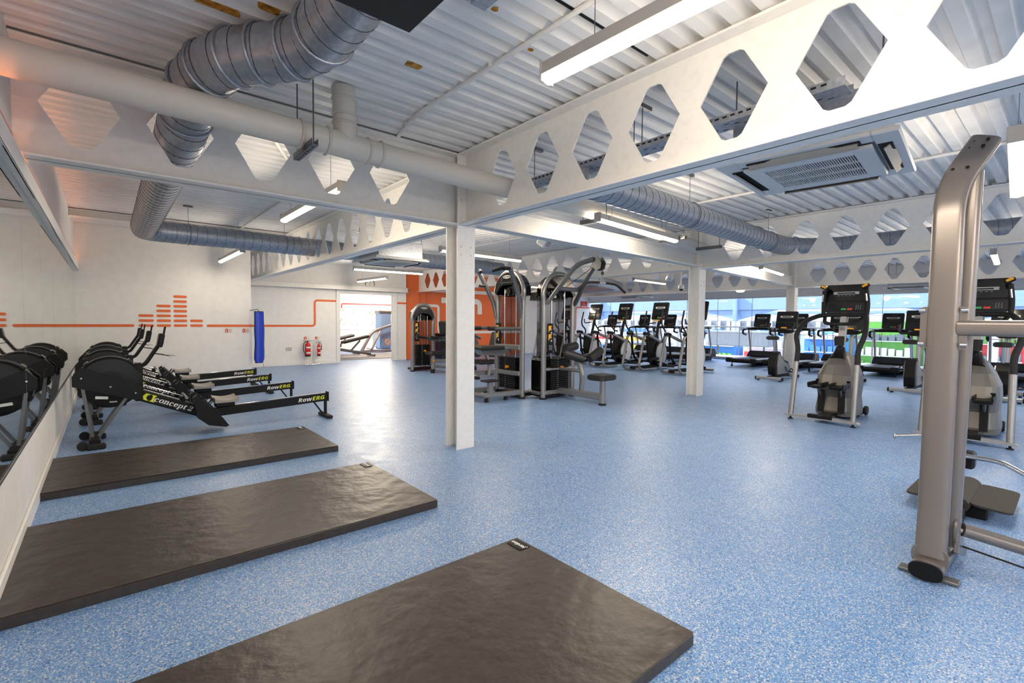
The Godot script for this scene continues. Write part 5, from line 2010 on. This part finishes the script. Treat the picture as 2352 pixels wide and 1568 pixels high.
func make_bike() -> Node3D:
	var t := thing("exercise_bike", "", "exercise bike", Vector3.ZERO, 0, "upright exercise bikes")
	var st := mb()
	for q in [[0.0, 0.56], [1.08, 0.46]]:
		st = mb()
		bx(st, V(q[0], 0.06, 0), V(0.075, 0.07, q[1]), 0.014)
		var sb := obj("stabiliser", st, M.shroud_silver, t)
		for s in [-1, 1]:
			st = mb()
			bx(st, V(q[0], 0.055, s * q[1] / 2), V(0.085, 0.08, 0.035), 0.012)
			lathe(st, [Vector2(0, 0), Vector2(0.028, 0), Vector2(0.024, 0.02)], 10, xyz(V(q[0], 0, s * (q[1] / 2 - 0.05))))
			obj("end_cap", st, M.rubber, sb)
	st = mb()
	bx(st, V(0.54, 0.08, 0), V(1.08, 0.06, 0.1), 0.012)
	obj("floor_beam", st, M.black_plastic, t)
	# rear black fairing and grey side shells
	var side := [Vector2(0.16, 0.12), Vector2(0.12, 0.3), Vector2(0.16, 0.52), Vector2(0.24, 0.64), Vector2(0.34, 0.66), Vector2(0.44, 0.58), Vector2(0.6, 0.46), Vector2(0.86, 0.4), Vector2(0.98, 0.28), Vector2(0.98, 0.14), Vector2(0.9, 0.1)]
	st = mb()
	prism(st, side, 0.16)
	obj("fairing", st, M.black_plastic, t)
	for s in [-1, 1]:
		st = mb()
		prism(st, [Vector2(0.24, 0.14), Vector2(0.22, 0.34), Vector2(0.27, 0.54), Vector2(0.33, 0.6), Vector2(0.42, 0.52), Vector2(0.6, 0.41), Vector2(0.84, 0.35), Vector2(0.92, 0.24), Vector2(0.9, 0.14)], 0.03, xyz(V(0, 0, s * 0.09)))
		obj("side_shell", st, M.shroud_silver, t)
		st = mb()
		bar(st, V(0.6, 0.3, s * 0.12), V(0.6 + s * 0.12, 0.3 - s * 0.12, s * 0.12), 0.02, 0.03, Vector3.BACK, 0.004)
		obj("crank", st, M.machine_grey, t)
		st = mb()
		bx(st, V(0.6 + s * 0.12, 0.3 - s * 0.12, s * 0.19), V(0.11, 0.025, 0.09), 0.006)
		var pe := obj("pedal", st, M.black_plastic, t)
		st = mb()
		tube(st, bend([V(0.64 + s * 0.12, 0.31 - s * 0.12, s * 0.15), V(0.64 + s * 0.12, 0.39 - s * 0.12, s * 0.19), V(0.64 + s * 0.12, 0.31 - s * 0.12, s * 0.235)], 0.06), 0.012, 6, 0.35, V(1, 0, 0))
		obj("strap", st, M.rubber, pe)
	# saddle
	st = mb()
	tube(st, [V(0.3, 0.6, 0), V(0.22, 0.93, 0)], 0.026, 12)
	obj("seat_post", st, M.chrome, t)
	st = mb()
	prism(st, [Vector2(-0.15, -0.11), Vector2(-0.16, 0.0), Vector2(-0.15, 0.11), Vector2(-0.05, 0.13), Vector2(0.03, 0.06), Vector2(0.15, 0.025), Vector2(0.16, 0.0), Vector2(0.15, -0.025), Vector2(0.03, -0.06), Vector2(-0.05, -0.13)], 0.06, xyz(V(0.22, 0.97, 0), Basis(Vector3.RIGHT, -PI / 2)))
	prism(st, [Vector2(-0.13, -0.09), Vector2(-0.13, 0.09), Vector2(-0.05, 0.11), Vector2(0.03, 0.045), Vector2(0.14, 0.0), Vector2(0.03, -0.045), Vector2(-0.05, -0.11)], 0.085, xyz(V(0.22, 0.97, 0), Basis(Vector3.RIGHT, -PI / 2)))
	obj("saddle", st, M.upholstery, t)
	# handlebar mast and bars
	st = mb()
	tube(st, bend([V(0.84, 0.36, 0), V(0.86, 0.8, 0), V(0.92, 1.18, 0)], 0.2), 0.04, 12)
	obj("mast", st, M.shroud_silver, t)
	st = mb()
	prism(st, [Vector2(-0.2, 0.0), Vector2(-0.1, -0.06), Vector2(0.1, -0.06), Vector2(0.2, 0.0), Vector2(0.1, 0.03), Vector2(-0.1, 0.03)], 0.2, xyz(V(0.86, 1.13, 0), Basis(Vector3.BACK, Vector3.UP, Vector3.LEFT)))
	obj("tray", st, M.black_plastic, t)
	for s in [-1, 1]:
		st = mb()
		tube(st, bend([V(0.86, 1.12, s * 0.1), V(0.62, 1.12, s * 0.24), V(0.56, 1.16, s * 0.26), V(0.68, 1.3, s * 0.27)], 0.06), 0.02, 10)
		obj("handlebar", st, M.rubber, t)
	st = mb()
	tube(st, bend([V(0.7, 1.14, -0.12), V(0.62, 1.18, 0), V(0.7, 1.14, 0.12)], 0.1), 0.017, 8)
	obj("elbow_bar", st, M.black_plastic, t)
	st = mb()
	bx(st, V(0.76, 1.2, 0), V(0.04, 0.03, 0.12), 0.008)
	obj("amber_grip", st, M.amber, t)
	console(t, V(0.94, 1.38, 0), 0.46, 0.42, 0.25, false)
	return t

func make_treadmill() -> Node3D:
	var t := thing("treadmill", "", "treadmill", Vector3.ZERO, 0, "treadmills along the glass wall")
	var st := mb()
	bx(st, V(0.85, 0.2, 0), V(1.55, 0.05, 0.5), 0.01)
	obj("belt", st, M.rubber, t)
	for s in [-1, 1]:
		st = mb()
		bx(st, V(0.85, 0.19, s * 0.34), V(1.55, 0.1, 0.17), 0.02)
		obj("side_rail", st, M.machine_grey, t)
		st = mb()
		bx(st, V(0.09, 0.19, s * 0.35), V(0.18, 0.14, 0.18), 0.03)
		obj("roller_cover", st, M.black_plastic, t)
		st = mb()
		lathe(st, [Vector2(0, 0), Vector2(0.035, 0), Vector2(0.03, 0.03), Vector2(0.015, 0.04), Vector2(0.015, 0.13)], 10, xyz(V(0.22, 0, s * 0.33)))
		obj("foot", st, M.rubber, t)
		st = mb()
		bx(st, V(0.5, 0.243, s * 0.3), V(0.7, 0.004, 0.012))
		obj("edge_line", st, M.amber, t)
		st = mb()
		tube(st, bend([V(1.62, 0.22, s * 0.4), V(1.66, 0.5, s * 0.4), V(1.48, 1.1, s * 0.4)], 0.15), 0.045, 10, 0.6, V(0, 0, 1))
		obj("upright", st, M.shroud_silver, t)
		st = mb()
		tube(st, bend([V(1.5, 1.13, s * 0.38), V(1.1, 1.1, s * 0.41), V(1.08, 0.98, s * 0.41), V(1.3, 0.94, s * 0.41)], 0.06), 0.03, 10)
		obj("side_handle", st, M.black_plastic, t)
	st = mb()
	rod(st, V(0.08, 0.19, -0.3), V(0.08, 0.19, 0.3), 0.05, 14)
	obj("rear_roller", st, M.black_plastic, t)
	st = mb()
	prism(st, [Vector2(1.45, 0.12), Vector2(1.42, 0.26), Vector2(1.62, 0.42), Vector2(1.9, 0.4), Vector2(2.0, 0.25), Vector2(1.98, 0.12)], 0.84, xyz(V(0, 0, 0)))
	obj("motor_hood", st, M.black_plastic, t)
	st = mb()
	bx(st, V(1.7, 0.06, 0), V(0.5, 0.12, 0.6), 0.02)
	bx(st, V(0.85, 0.13, 0), V(1.4, 0.05, 0.62), 0.01)
	obj("chassis", st, M.black_plastic, t)
	st = mb()
	prism(st, [Vector2(-0.46, 1.12), Vector2(-0.42, 1.16), Vector2(0.42, 1.16), Vector2(0.46, 1.12), Vector2(0.4, 1.09), Vector2(-0.4, 1.09)], 0.2, xyz(V(1.5, 0, 0), Basis(Vector3.FORWARD, Vector3.UP, Vector3.RIGHT)))
	obj("dashboard", st, M.black_plastic, t)
	st = mb()
	tube(st, bend([V(1.42, 1.14, -0.3), V(1.28, 1.16, -0.22), V(1.28, 1.16, 0.22), V(1.42, 1.14, 0.3)], 0.08), 0.02, 8)
	obj("front_handle", st, M.rubber, t)
	st = mb()
	bx(st, V(1.42, 1.17, 0), V(0.05, 0.02, 0.12), 0.006)
	obj("stop_button", st, M.key_red, t)
	console(t, V(1.5, 1.39, 0), 0.46, 0.42, 0.25)
	return t

func make_elliptical() -> Node3D:
	var t := thing("elliptical_trainer", "", "elliptical", Vector3.ZERO, 0, "elliptical trainers in a row")
	var st := mb()
	st = mb()
	bx(st, V(0.85, 0.09, 0), V(1.6, 0.08, 0.16), 0.015)
	obj("floor_beam", st, M.black_plastic, t)
	for q in [[0.12, 0.56], [1.62, 0.6]]:
		st = mb()
		bx(st, V(q[0], 0.06, 0), V(0.08, 0.07, q[1]), 0.014)
		obj("stabiliser", st, M.machine_silver, t)
	for s in [-1, 1]:
		st = mb()
		tube(st, bend([V(0.62, 0.045, s * 0.26), V(0.1, 0.05, s * 0.26), V(-0.02, 0.16, s * 0.26), V(0.2, 0.96, s * 0.26), V(0.42, 0.99, s * 0.26)], 0.14, 6), 0.034, 12)
		obj("rear_loop", st, M.machine_silver, t)
		st = mb()
		bx(st, V(0.3, 1.0, s * 0.26), V(0.26, 0.09, 0.1), 0.03, Basis(Vector3.BACK, -0.1))
		obj("pivot_cover", st, M.black_plastic, t)
		st = mb()
		bar(st, V(0.4, 0.97, s * 0.26), V(1.05, 0.76, s * 0.22), 0.06, 0.07, Vector3.UP, 0.012)
		obj("link_arm", st, M.machine_silver, t)
		st = mb()
		tube(st, bend([V(0.34, 0.95, s * 0.24), V(0.42, 0.4, s * 0.24), V(0.62, 0.2, s * 0.2)], 0.12), 0.03, 10)
		obj("swing_arm", st, M.black_plastic, t)
		st = mb()
		bx(st, V(0.62 + s * 0.16, 0.25 + s * 0.04, s * 0.15), V(0.4, 0.04, 0.16), 0.014)
		bx(st, V(0.62 + s * 0.16, 0.29 + s * 0.04, s * 0.225), V(0.36, 0.05, 0.014), 0.005)
		obj("pedal", st, M.black_plastic, t)
		st = mb()
		tube(st, bend([V(0.8 + s * 0.12, 0.24, s * 0.15), V(1.1, 0.2, s * 0.17), V(1.4, 0.12, s * 0.18)], 0.2), 0.028, 10)
		obj("pedal_bar", st, M.black_plastic, t)
		st = mb()
		tube(st, bend([V(1.1, 0.8, s * 0.25), V(1.2, 1.05, s * 0.27), V(1.02, 1.18, s * 0.28), V(0.98, 1.32, s * 0.27), V(1.06, 1.62, s * 0.26)], 0.1, 5), 0.022, 10)
		obj("moving_handle", st, M.rubber, t)
		st = mb()
		var disc := []
		for k in 28:
			var a := TAU * k / 28
			disc.append(Vector2(1.22 + cos(a) * 0.25, 0.42 + sin(a) * 0.31))
		prism(st, disc, 0.016, xyz(V(0, 0, s * 0.135)))
		obj("side_shell", st, M.shroud_white, t)
		st = mb()
		lathe(st, [Vector2(0, 0.012), Vector2(0.035, 0.012), Vector2(0.045, 0.0)], 16, xyz(V(1.22, 0.42, s * 0.142), Basis(Vector3.RIGHT, PI / 2 * s)))
		obj("hub_cap", st, M.shop_grey, t)
	st = mb()
	var body := []
	for k in 28:
		var a := TAU * k / 28
		body.append(Vector2(1.22 + cos(a) * 0.3, 0.44 + sin(a) * 0.37))
	prism(st, body, 0.25)
	prism(st, [Vector2(0.86, 0.5), Vector2(0.9, 0.9), Vector2(1.1, 0.94), Vector2(1.2, 0.7)], 0.2)
	obj("flywheel_housing", st, M.black_satin, t)
	st = mb()
	tube(st, bend([V(1.12, 0.74, 0), V(1.2, 1.05, 0), V(1.32, 1.45, 0)], 0.2), 0.05, 10, 0.7, V(0, 0, 1))
	obj("mast", st, M.black_plastic, t)
	st = mb()
	tube(st, bend([V(1.22, 1.3, -0.06), V(1.05, 1.26, -0.2), V(1.02, 1.4, -0.2)], 0.06), 0.017, 8)
	obj("fixed_handle", st, M.rubber, t)
	st = mb()
	tube(st, bend([V(1.22, 1.3, 0.06), V(1.05, 1.26, 0.2), V(1.02, 1.4, 0.2)], 0.06), 0.017, 8)
	obj("fixed_handle", st, M.rubber, t)
	st = mb()
	bx(st, V(1.17, 1.36, 0), V(0.03, 0.03, 0.24), 0.006)
	obj("amber_key", st, M.amber, t)
	console(t, V(1.34, 1.62, 0), 0.48, 0.5, 0.25)
	return t

func build_cardio():
	var s := make_stepper()
	s.position = V(7.14, 0, -2.15)
	s.set_meta("label", "grey stair climber with black pedals next to the middle column")
	dup(s, V(7.2, 0, -0.78), "grey stair climber with black pedals half hidden behind the cable machine")
	var b := make_bike()
	b.position = V(11.45, 0, -4.5)
	b.set_meta("label", "grey upright exercise bike in front of the far column")
	dup(b, V(11.75, 0, -3.25), "grey upright exercise bike behind the stair climber next to the middle column")
	dup(b, V(11.5, 0, -2.05), "grey upright exercise bike between the two stair climbers")
	dup(b, V(11.5, 0, -0.82), "grey upright exercise bike behind the half-hidden stair climber")
	var m := make_treadmill()
	m.position = V(14.4, 0, -6.5)
	m.set_meta("label", "black treadmill at the glass wall between the far column and the ellipticals")
	dup(m, V(14.45, 0, -5.45), "black treadmill at the glass wall beside the far column")
	dup(m, V(14.45, 0, -4.4), "black treadmill at the glass wall behind the stair climber next to the middle column")
	dup(m, V(14.5, 0, -3.2), "black treadmill at the glass wall in front of the green shop panel")
	dup(m, V(14.5, 0, -2.1), "black treadmill at the glass wall behind the cable machine post")
	dup(m, V(14.5, 0, -0.95), "black treadmill at the glass wall seen under the cable machine crossbar")
	dup(m, V(14.4, 0, -8.65), "black treadmill at the glass wall behind the elliptical next to the middle column")
	dup(m, V(14.4, 0, -9.75), "black treadmill at the glass wall behind the second elliptical from the middle column")
	dup(m, V(14.4, 0, -10.85), "black treadmill at the glass wall behind the third elliptical from the middle column")
	dup(m, V(14.4, 0, -12.4), "black treadmill at the glass wall nearest the red sign")
	var e := make_elliptical()
	e.position = V(10.62, 0, -6.5)
	e.set_meta("label", "elliptical trainer with a silver frame, the one next to the middle column")
	dup(e, V(10.62, 0, -7.65), "elliptical trainer with a silver frame, second from the middle column")
	dup(e, V(10.62, 0, -8.85), "elliptical trainer with a silver frame, third from the middle column")
	dup(e, V(10.62, 0, -10.0), "elliptical trainer with a silver frame, fourth from the middle column")
	dup(e, V(10.62, 0, -11.2), "elliptical trainer with a silver frame, behind the lat pulldown tower")

# ---------------------------------------------------------------- room behind the door
func build_back_room():
	slab("wall_room_left", V(4.4, 0, -20.2), V(4.55, 3.05, -14.5), M.white_paint)
	slab("wall_room_right", V(13.0, 0, -20.2), V(13.2, 3.05, -14.8), M.white_paint)
	var st := mb()
	bb(st, V(4.4, 0, -20.2), V(13.2, 0.92, -20.0))
	bb(st, V(4.4, 1.76, -20.2), V(13.2, 3.05, -20.0))
	bb(st, V(4.4, 0.92, -20.2), V(7.45, 1.76, -20.0))
	bb(st, V(12.2, 0.92, -20.2), V(13.2, 1.76, -20.0))
	var wl := struct("wall_room_back", st, M.white_paint)
	st = mb()
	ribbon(st, bend([V(7.55, 1.78, 0), V(7.55, 1.98, 0), V(12.9, 1.98, 0)], 0.08), 0.06, 0.004, xyz(V(0, 0, -20.0)))
	obj("painted_stripe", st, M.red_line, wl)
	var wn := struct_node("window_2")
	st = mb()
	bb(st, V(7.42, 0.89, -20.06), V(12.23, 0.93, -19.98), 0.006)
	bb(st, V(7.42, 1.75, -20.06), V(12.23, 1.79, -19.98), 0.006)
	bb(st, V(7.42, 0.9, -20.06), V(7.46, 1.78, -19.98), 0.006)
	obj("frame", st, M.white_steel, wn)
	for k in 3:
		st = mb()
		bb(st, V(7.46 + 1.6 * k, 0.93, -20.11), V(7.46 + 1.6 * (k + 1) - 0.01, 1.76, -20.1))
		obj("pane", st, M.pane_glass, wn)
	# grey rubber strip on the floor past the door
	var gm := thing("rubber_floor_mat", "grey rubber floor mat just past the doorway", "mat", V(7.2, 0, -16.6))
	st = mb()
	bx(st, V(0, 0.008, 0), V(4.6, 0.016, 2.6), 0.003)
	obj("sheet", st, M.grey_strip_mat, gm)
	# two adjustable benches
	var bn := thing("weight_bench", "black adjustable weight bench beside the doorway", "bench", V(6.6, 0.016, -16.1), 0, "weight benches past the doorway")
	st = mb()
	bx(st, V(-0.05, 0.62, 0), V(0.95, 0.09, 0.3), 0.03, Basis(Vector3.BACK, 0.22))
	obj("backrest", st, M.upholstery, bn)
	st = mb()
	bx(st, V(-0.75, 0.42, 0), V(0.36, 0.08, 0.3), 0.03, Basis(Vector3.BACK, -0.08))
	obj("seat", st, M.upholstery, bn)
	st = mb()
	bar(st, V(-0.75, 0.32, 0), V(0.5, 0.09, 0), 0.08, 0.08, Vector3.UP, 0.01)
	bar(st, V(-0.2, 0.24, 0), V(0.12, 0.58, 0), 0.06, 0.05, Vector3.UP, 0.01)
	obj("frame", st, M.machine_grey, bn)
	st = mb()
	bar(st, V(0.52, 0.06, -0.3), V(0.52, 0.06, 0.3), 0.07, 0.07, Vector3.UP, 0.01)
	bar(st, V(-0.8, 0.3, 0), V(-0.85, 0.05, 0), 0.08, 0.06, Vector3.RIGHT, 0.01)
	bar(st, V(-0.85, 0.04, -0.22), V(-0.85, 0.04, 0.22), 0.07, 0.07, Vector3.UP, 0.01)
	obj("foot", st, M.machine_grey, bn)
	dup(bn, V(6.55, 0.016, -17.3), "black adjustable weight bench farther from the doorway")
	# seated leg press and a column machine against the window
	var lp := thing("leg_press", "pale grey leg press machine by the window past the doorway", "gym machine", V(8.6, 0, -18.3))
	st = mb()
	tube(st, bend([V(-0.9, 0.08, 0), V(-0.45, 0.85, 0), V(0.2, 1.05, 0), V(0.75, 1.2, 0)], 0.2), 0.06, 10)
	tube(st, [V(-0.5, 0.1, 0), V(-0.1, 0.95, 0)], 0.05, 10)
	bar(st, V(-0.9, 0.07, 0), V(0.8, 0.07, 0), 0.3, 0.09, Vector3.UP, 0.01)
	obj("frame", st, M.machine_silver, lp)
	st = mb()
	bx(st, V(-0.4, 0.5, 0), V(0.08, 0.8, 0.5), 0.02, Basis(Vector3.BACK, -0.5))
	obj("footboard", st, M.shroud_silver, lp)
	st = mb()
	pad(st, V(0.65, 0.4, 0.1), V(0.4, 0.1, 0.36))
	obj("seat", st, M.upholstery, lp)
	st = mb()
	bx(st, V(0.25, 0.85, -0.5), V(0.5, 1.5, 0.5), 0.05)
	obj("weight_shroud", st, M.sky_blue_steel, lp)
	st = mb()
	bx(st, V(0.25, 1.63, -0.5), V(0.56, 0.16, 0.52), 0.04)
	obj("shroud_cap", st, M.machine_grey, lp)
	st = mb()
	ring(st, V(0.1, 0.42, 0.2), V(0.2, 0.1, 1).normalized(), 0.1, 0.02, 0.0, 16)
	obj("handle_ring", st, M.amber_knob, lp)
	var sp := thing("seated_machine", "silver seated weight machine with a black backrest behind the door jamb", "gym machine", V(9.15, 0, -17.4))
	st = mb()
	tube(st, bend([V(-0.1, 0.04, 0), V(0.05, 1.5, 0), V(0.3, 1.75, 0), V(0.6, 1.6, 0)], 0.25), 0.045, 10)
	tube(st, [V(0.2, 0.04, 0.1), V(0.25, 1.2, 0.1)], 0.045, 10)
	bar(st, V(-0.4, 0.2, 0), V(0.4, 0.2, 0), 0.1, 0.1, Vector3.UP, 0.01)
	obj("frame", st, M.machine_silver, sp)
	st = mb()
	pad(st, V(0.02, 0.95, 0.16), V(0.12, 0.8, 0.3), Basis(Vector3.BACK, -0.12))
	obj("backrest", st, M.upholstery, sp)
	st = mb()
	pad(st, V(-0.28, 0.5, 0.14), V(0.4, 0.1, 0.34))
	obj("seat", st, M.upholstery, sp)
	for x in [-0.32, -0.02]:
		st = mb()
		tube(st, [V(x, 0.45, 0.14), V(x - 0.06, 0.02, 0.2)], 0.04, 10)
		obj("leg", st, M.machine_silver, sp)
	# lamp in the back room
	batten("bright hanging linear lamp in the room past the doorway", V(6.6, 2.5, -17.2), V(8.3, 2.5, -17.2), 5.0)
	batten("bright hanging linear lamp near the window of the room past the doorway", V(8.4, 2.5, -18.9), V(10.1, 2.5, -18.9), 5.0)

# ---------------------------------------------------------------- beyond the glass
func build_outside():
	slab("floor_hall", V(17.2, -3.7, -40), V(60, -3.5, 30), M.hall_white)
	var gi := 0
	for q in [[V(24.0, 1.95, -34), V(24.0, 2.75, 12), "long pale blue girder crossing the hall beyond the glass"], [V(31.0, 1.75, -40), V(31.3, 2.0, 14), "long white gantry beam farther across the hall beyond the glass"]]:
		var t := thing("hall_girder", q[2], "girder", V(0, 0, 0))
		var st := mb()
		bb(st, q[0] + V(-0.15, 0, 0), q[1] + V(0.15, 0, 0), 0.02)
		obj("beam", st, M.sky_blue_steel if gi == 0 else M.hall_white, t)
		st = mb()
		for k in 5:
			var z := -28.0 + 8.5 * k
			if gi == 0:
				prism(st, [Vector2(z - 2.0, 1.97), Vector2(z + 2.0, 1.97), Vector2(z, 1.45)], 0.12, xyz(V(24, 0, 0), Basis(Vector3.BACK, Vector3.UP, Vector3.LEFT)))
				bar(st, V(23.8, 2.7, z), V(23.8, 1.4, z), 0.2, 0.2, Vector3.RIGHT, 0.02)
			else:
				bar(st, V(31, 1.6, z), V(31, -3.5, z), 0.35, 0.35, Vector3.RIGHT, 0.02)
		obj("strut", st, M.sky_blue_steel if gi == 0 else M.hall_white, t)
		gi += 1
	var rl := thing("balcony_railing", "metal balcony railing beyond the glass", "railing", V(19.4, 0, 0))
	var st := mb()
	rod(st, V(0, 1.15, -24), V(0, 1.15, 8), 0.025, 8)
	rod(st, V(0, 0.9, -24), V(0, 0.9, 8), 0.012, 6)
	obj("rail", st, M.steel_rod, rl)
	for k in 14:
		st = mb()
		rod(st, V(0, 0.0, -22.0 + 2.2 * k), V(0, 1.15, -22.0 + 2.2 * k), 0.018, 6)
		obj("post", st, M.steel_rod, rl)
	var wk := slab("floor_walkway", V(17.2, -0.3, -26), V(19.7, -0.02, 10), M.hall_white)
	# shop fronts and shelving down in the hall
	var rng := RandomNumberGenerator.new()
	rng.seed = 5
	var cols := ["shop_white", "shop_green", "shop_red", "shop_blue", "shop_grey", "shop_yellow", "shop_white"]
	var words := ["white", "bright green", "red", "blue", "grey", "yellow", "plain white"]
	var list := [[38, -30, 4.0, 4.4, 0, "at the far left end"], [37, -25.5, 3.4, 3.6, 4, "left of the tall plain one"], [38, -21.5, 3.6, 4.6, 6, "right of the low grey one"], [36, -17.6, 3.0, 3.5, 3, "left of the long white one"], [36, -13.6, 4.0, 4.2, 0, "between the two blue ones"], [34, -9.8, 2.4, 4.3, 3, "left of the bright green one"], [33, -6.7, 2.6, 5.0, 1, "taller than its neighbours"], [33, -4.3, 1.4, 4.2, 5, "between the green and the red one"], [33, -2.4, 1.7, 4.5, 2, "right of the narrow yellow one"], [34, -0.6, 1.5, 4.9, 0, "between the two red ones"], [33, 1.2, 1.9, 4.3, 2, "left of the grey one"], [33, 3.2, 1.8, 4.6, 4, "right of both red ones"]]
	for q in list:
		var t := thing("shop_unit", words[q[4]] + " shop display beyond the glass, " + q[5], "shop", V(q[0], -3.5, q[1]))
		t.set_meta("group", "shop displays beyond the glass")
		st = mb()
		bx(st, V(0, q[3] / 2, 0), V(2.0, q[3], q[2]), 0.05)
		obj("carcass", st, M[cols[q[4]]], t)
		for k in 5:
			st = mb()
			bx(st, V(-1.1, 0.7 + 0.8 * k, 0), V(0.3, 0.05, q[2] * 0.92), 0.01)
			obj("shelf", st, M.shop_white, t)
			st = mb()
			for i in 7:
				var hh := rng.randf_range(0.2, 0.5)
				bx(st, V(-1.12, 0.73 + 0.8 * k + hh / 2, q[2] * (-0.4 + 0.13 * i)), V(0.2, hh, q[2] * 0.1), 0.01)
			var g := obj("goods", st, M[cols[rng.randi() % 7]], t)
			g.set_meta("kind", "stuff")
	# white roof trusses in the hall
	for q in [[28.5, 1.5, 0.4, "lower white roof truss in the hall beyond the glass"], [36.5, 3.4, 0.9, "higher white roof truss in the hall beyond the glass"]]:
		var tr := thing("hall_truss", q[3], "truss", V(q[0], q[1], -8))
		for y in [0.0, q[2]]:
			st = mb()
			bx(st, V(0, y, 0), V(0.16, 0.16, 56), 0.02)
			obj("chord", st, M.hall_white if y == 0.0 else M.sky_blue_steel, tr)
		for k in 22:
			st = mb()
			var z0 := -27.0 + 2.5 * k
			bar(st, V(0, 0.05, z0), V(0, q[2], z0 + (1.25 if k % 2 else -1.25)), 0.09, 0.09, Vector3.UP, 0.01)
			obj("diagonal", st, M.hall_white, tr)
		for z in [-26.0, -9.0, 10.0, 26.0]:
			st = mb()
			bar(st, V(0, 0, z), V(0, -3.5 - q[1], z), 0.25, 0.25, Vector3.RIGHT, 0.02)
			obj("column", st, M.hall_white, tr)
	var kn := thing("ventilation_unit", "long grey ventilation unit on posts in the hall beyond the glass", "ventilation unit", V(25.5, 0.5, -11.5))
	st = mb()
	bx(st, V(0, 0, 0), V(0.9, 0.8, 3.2), 0.05)
	obj("casing", st, M.shop_grey, kn)
	st = mb()
	for z in [-1.2, 1.2]:
		rod(st, V(0, -4.0, z), V(0, -0.3, z), 0.05, 8)
	obj("support_post", st, M.steel_rod, kn)
	var dk := thing("hall_wall", "tall white far wall of the hall beyond the glass", "wall", V(46, -3.5, -8))
	st = mb()
	bx(st, V(0, 6.0, 0), V(0.4, 12.0, 90), 0.02)
	obj("panel", st, M.hall_white, dk)
	var pd := thing("plant_deck", "long grey ribbed plant enclosure across the hall beyond the glass", "enclosure", V(39.6, 0, -9))
	st = mb()
	bx(st, V(0, -1.0, 0), V(0.5, 5.0, 50), 0.02)
	obj("enclosure", st, M.hall_grey, pd)
	for k in 60:
		st = mb()
		bx(st, V(-0.28, 1.0, -24.5 + 0.82 * k), V(0.08, 0.9, 0.3), 0.01)
		obj("rib", st, M.hall_white, pd)
	# trees outside the back room window
	for k in 4:
		var t := thing("tree", ["slender leafless tree outside the back room window, first from the doorway side", "leafy tree outside the back room window behind the leg press", "leafy tree outside the back room window beside the leafless one", "tall thin tree outside the back room window at the far side"][k], "tree", V(7.6 + 2.7 * k, 0, -27.0 - 1.1 * (k % 2)))
		st = mb()
		tube(st, [V(0, 0, 0), V(0.1, 1.6, 0), V(0.05, 3.6, 0.1)], [0.12, 0.09, 0.03], 8)
		for i in 12:
			var a := rng.randf() * TAU
			var y := rng.randf_range(0.7, 3.0)
			var l := rng.randf_range(0.5, 1.1)
			tube(st, [V(0.06, y, 0), V(0.06 + cos(a) * l * 0.6, y + l * 0.35, sin(a) * l * 0.6), V(0.06 + cos(a) * l, y + l * 0.8, sin(a) * l)], [0.035, 0.022, 0.008], 5)
		obj("trunk", st, M.bark, t)
		st = mb()
		for i in 420:
			var a := rng.randf() * TAU
			var rr := sqrt(rng.randf()) * 1.2
			var c := V(cos(a) * rr, rng.randf_range(1.0, 3.8), sin(a) * rr)
			var u := V(rng.randf_range(-1, 1), rng.randf_range(-1, 1), rng.randf_range(-1, 1)).normalized() * 0.09
			var v := u.cross(V(rng.randf(), 1, rng.randf())).normalized() * 0.05
			quad(st, c - u, c + v, c + u, c - v, u.cross(v))
		var lf := obj("foliage", st, M.leaf, t)
		lf.set_meta("kind", "stuff")
	slab("floor_outdoors", V(-10, -0.2, -60), V(30, -0.05, -20.6), M.concrete)
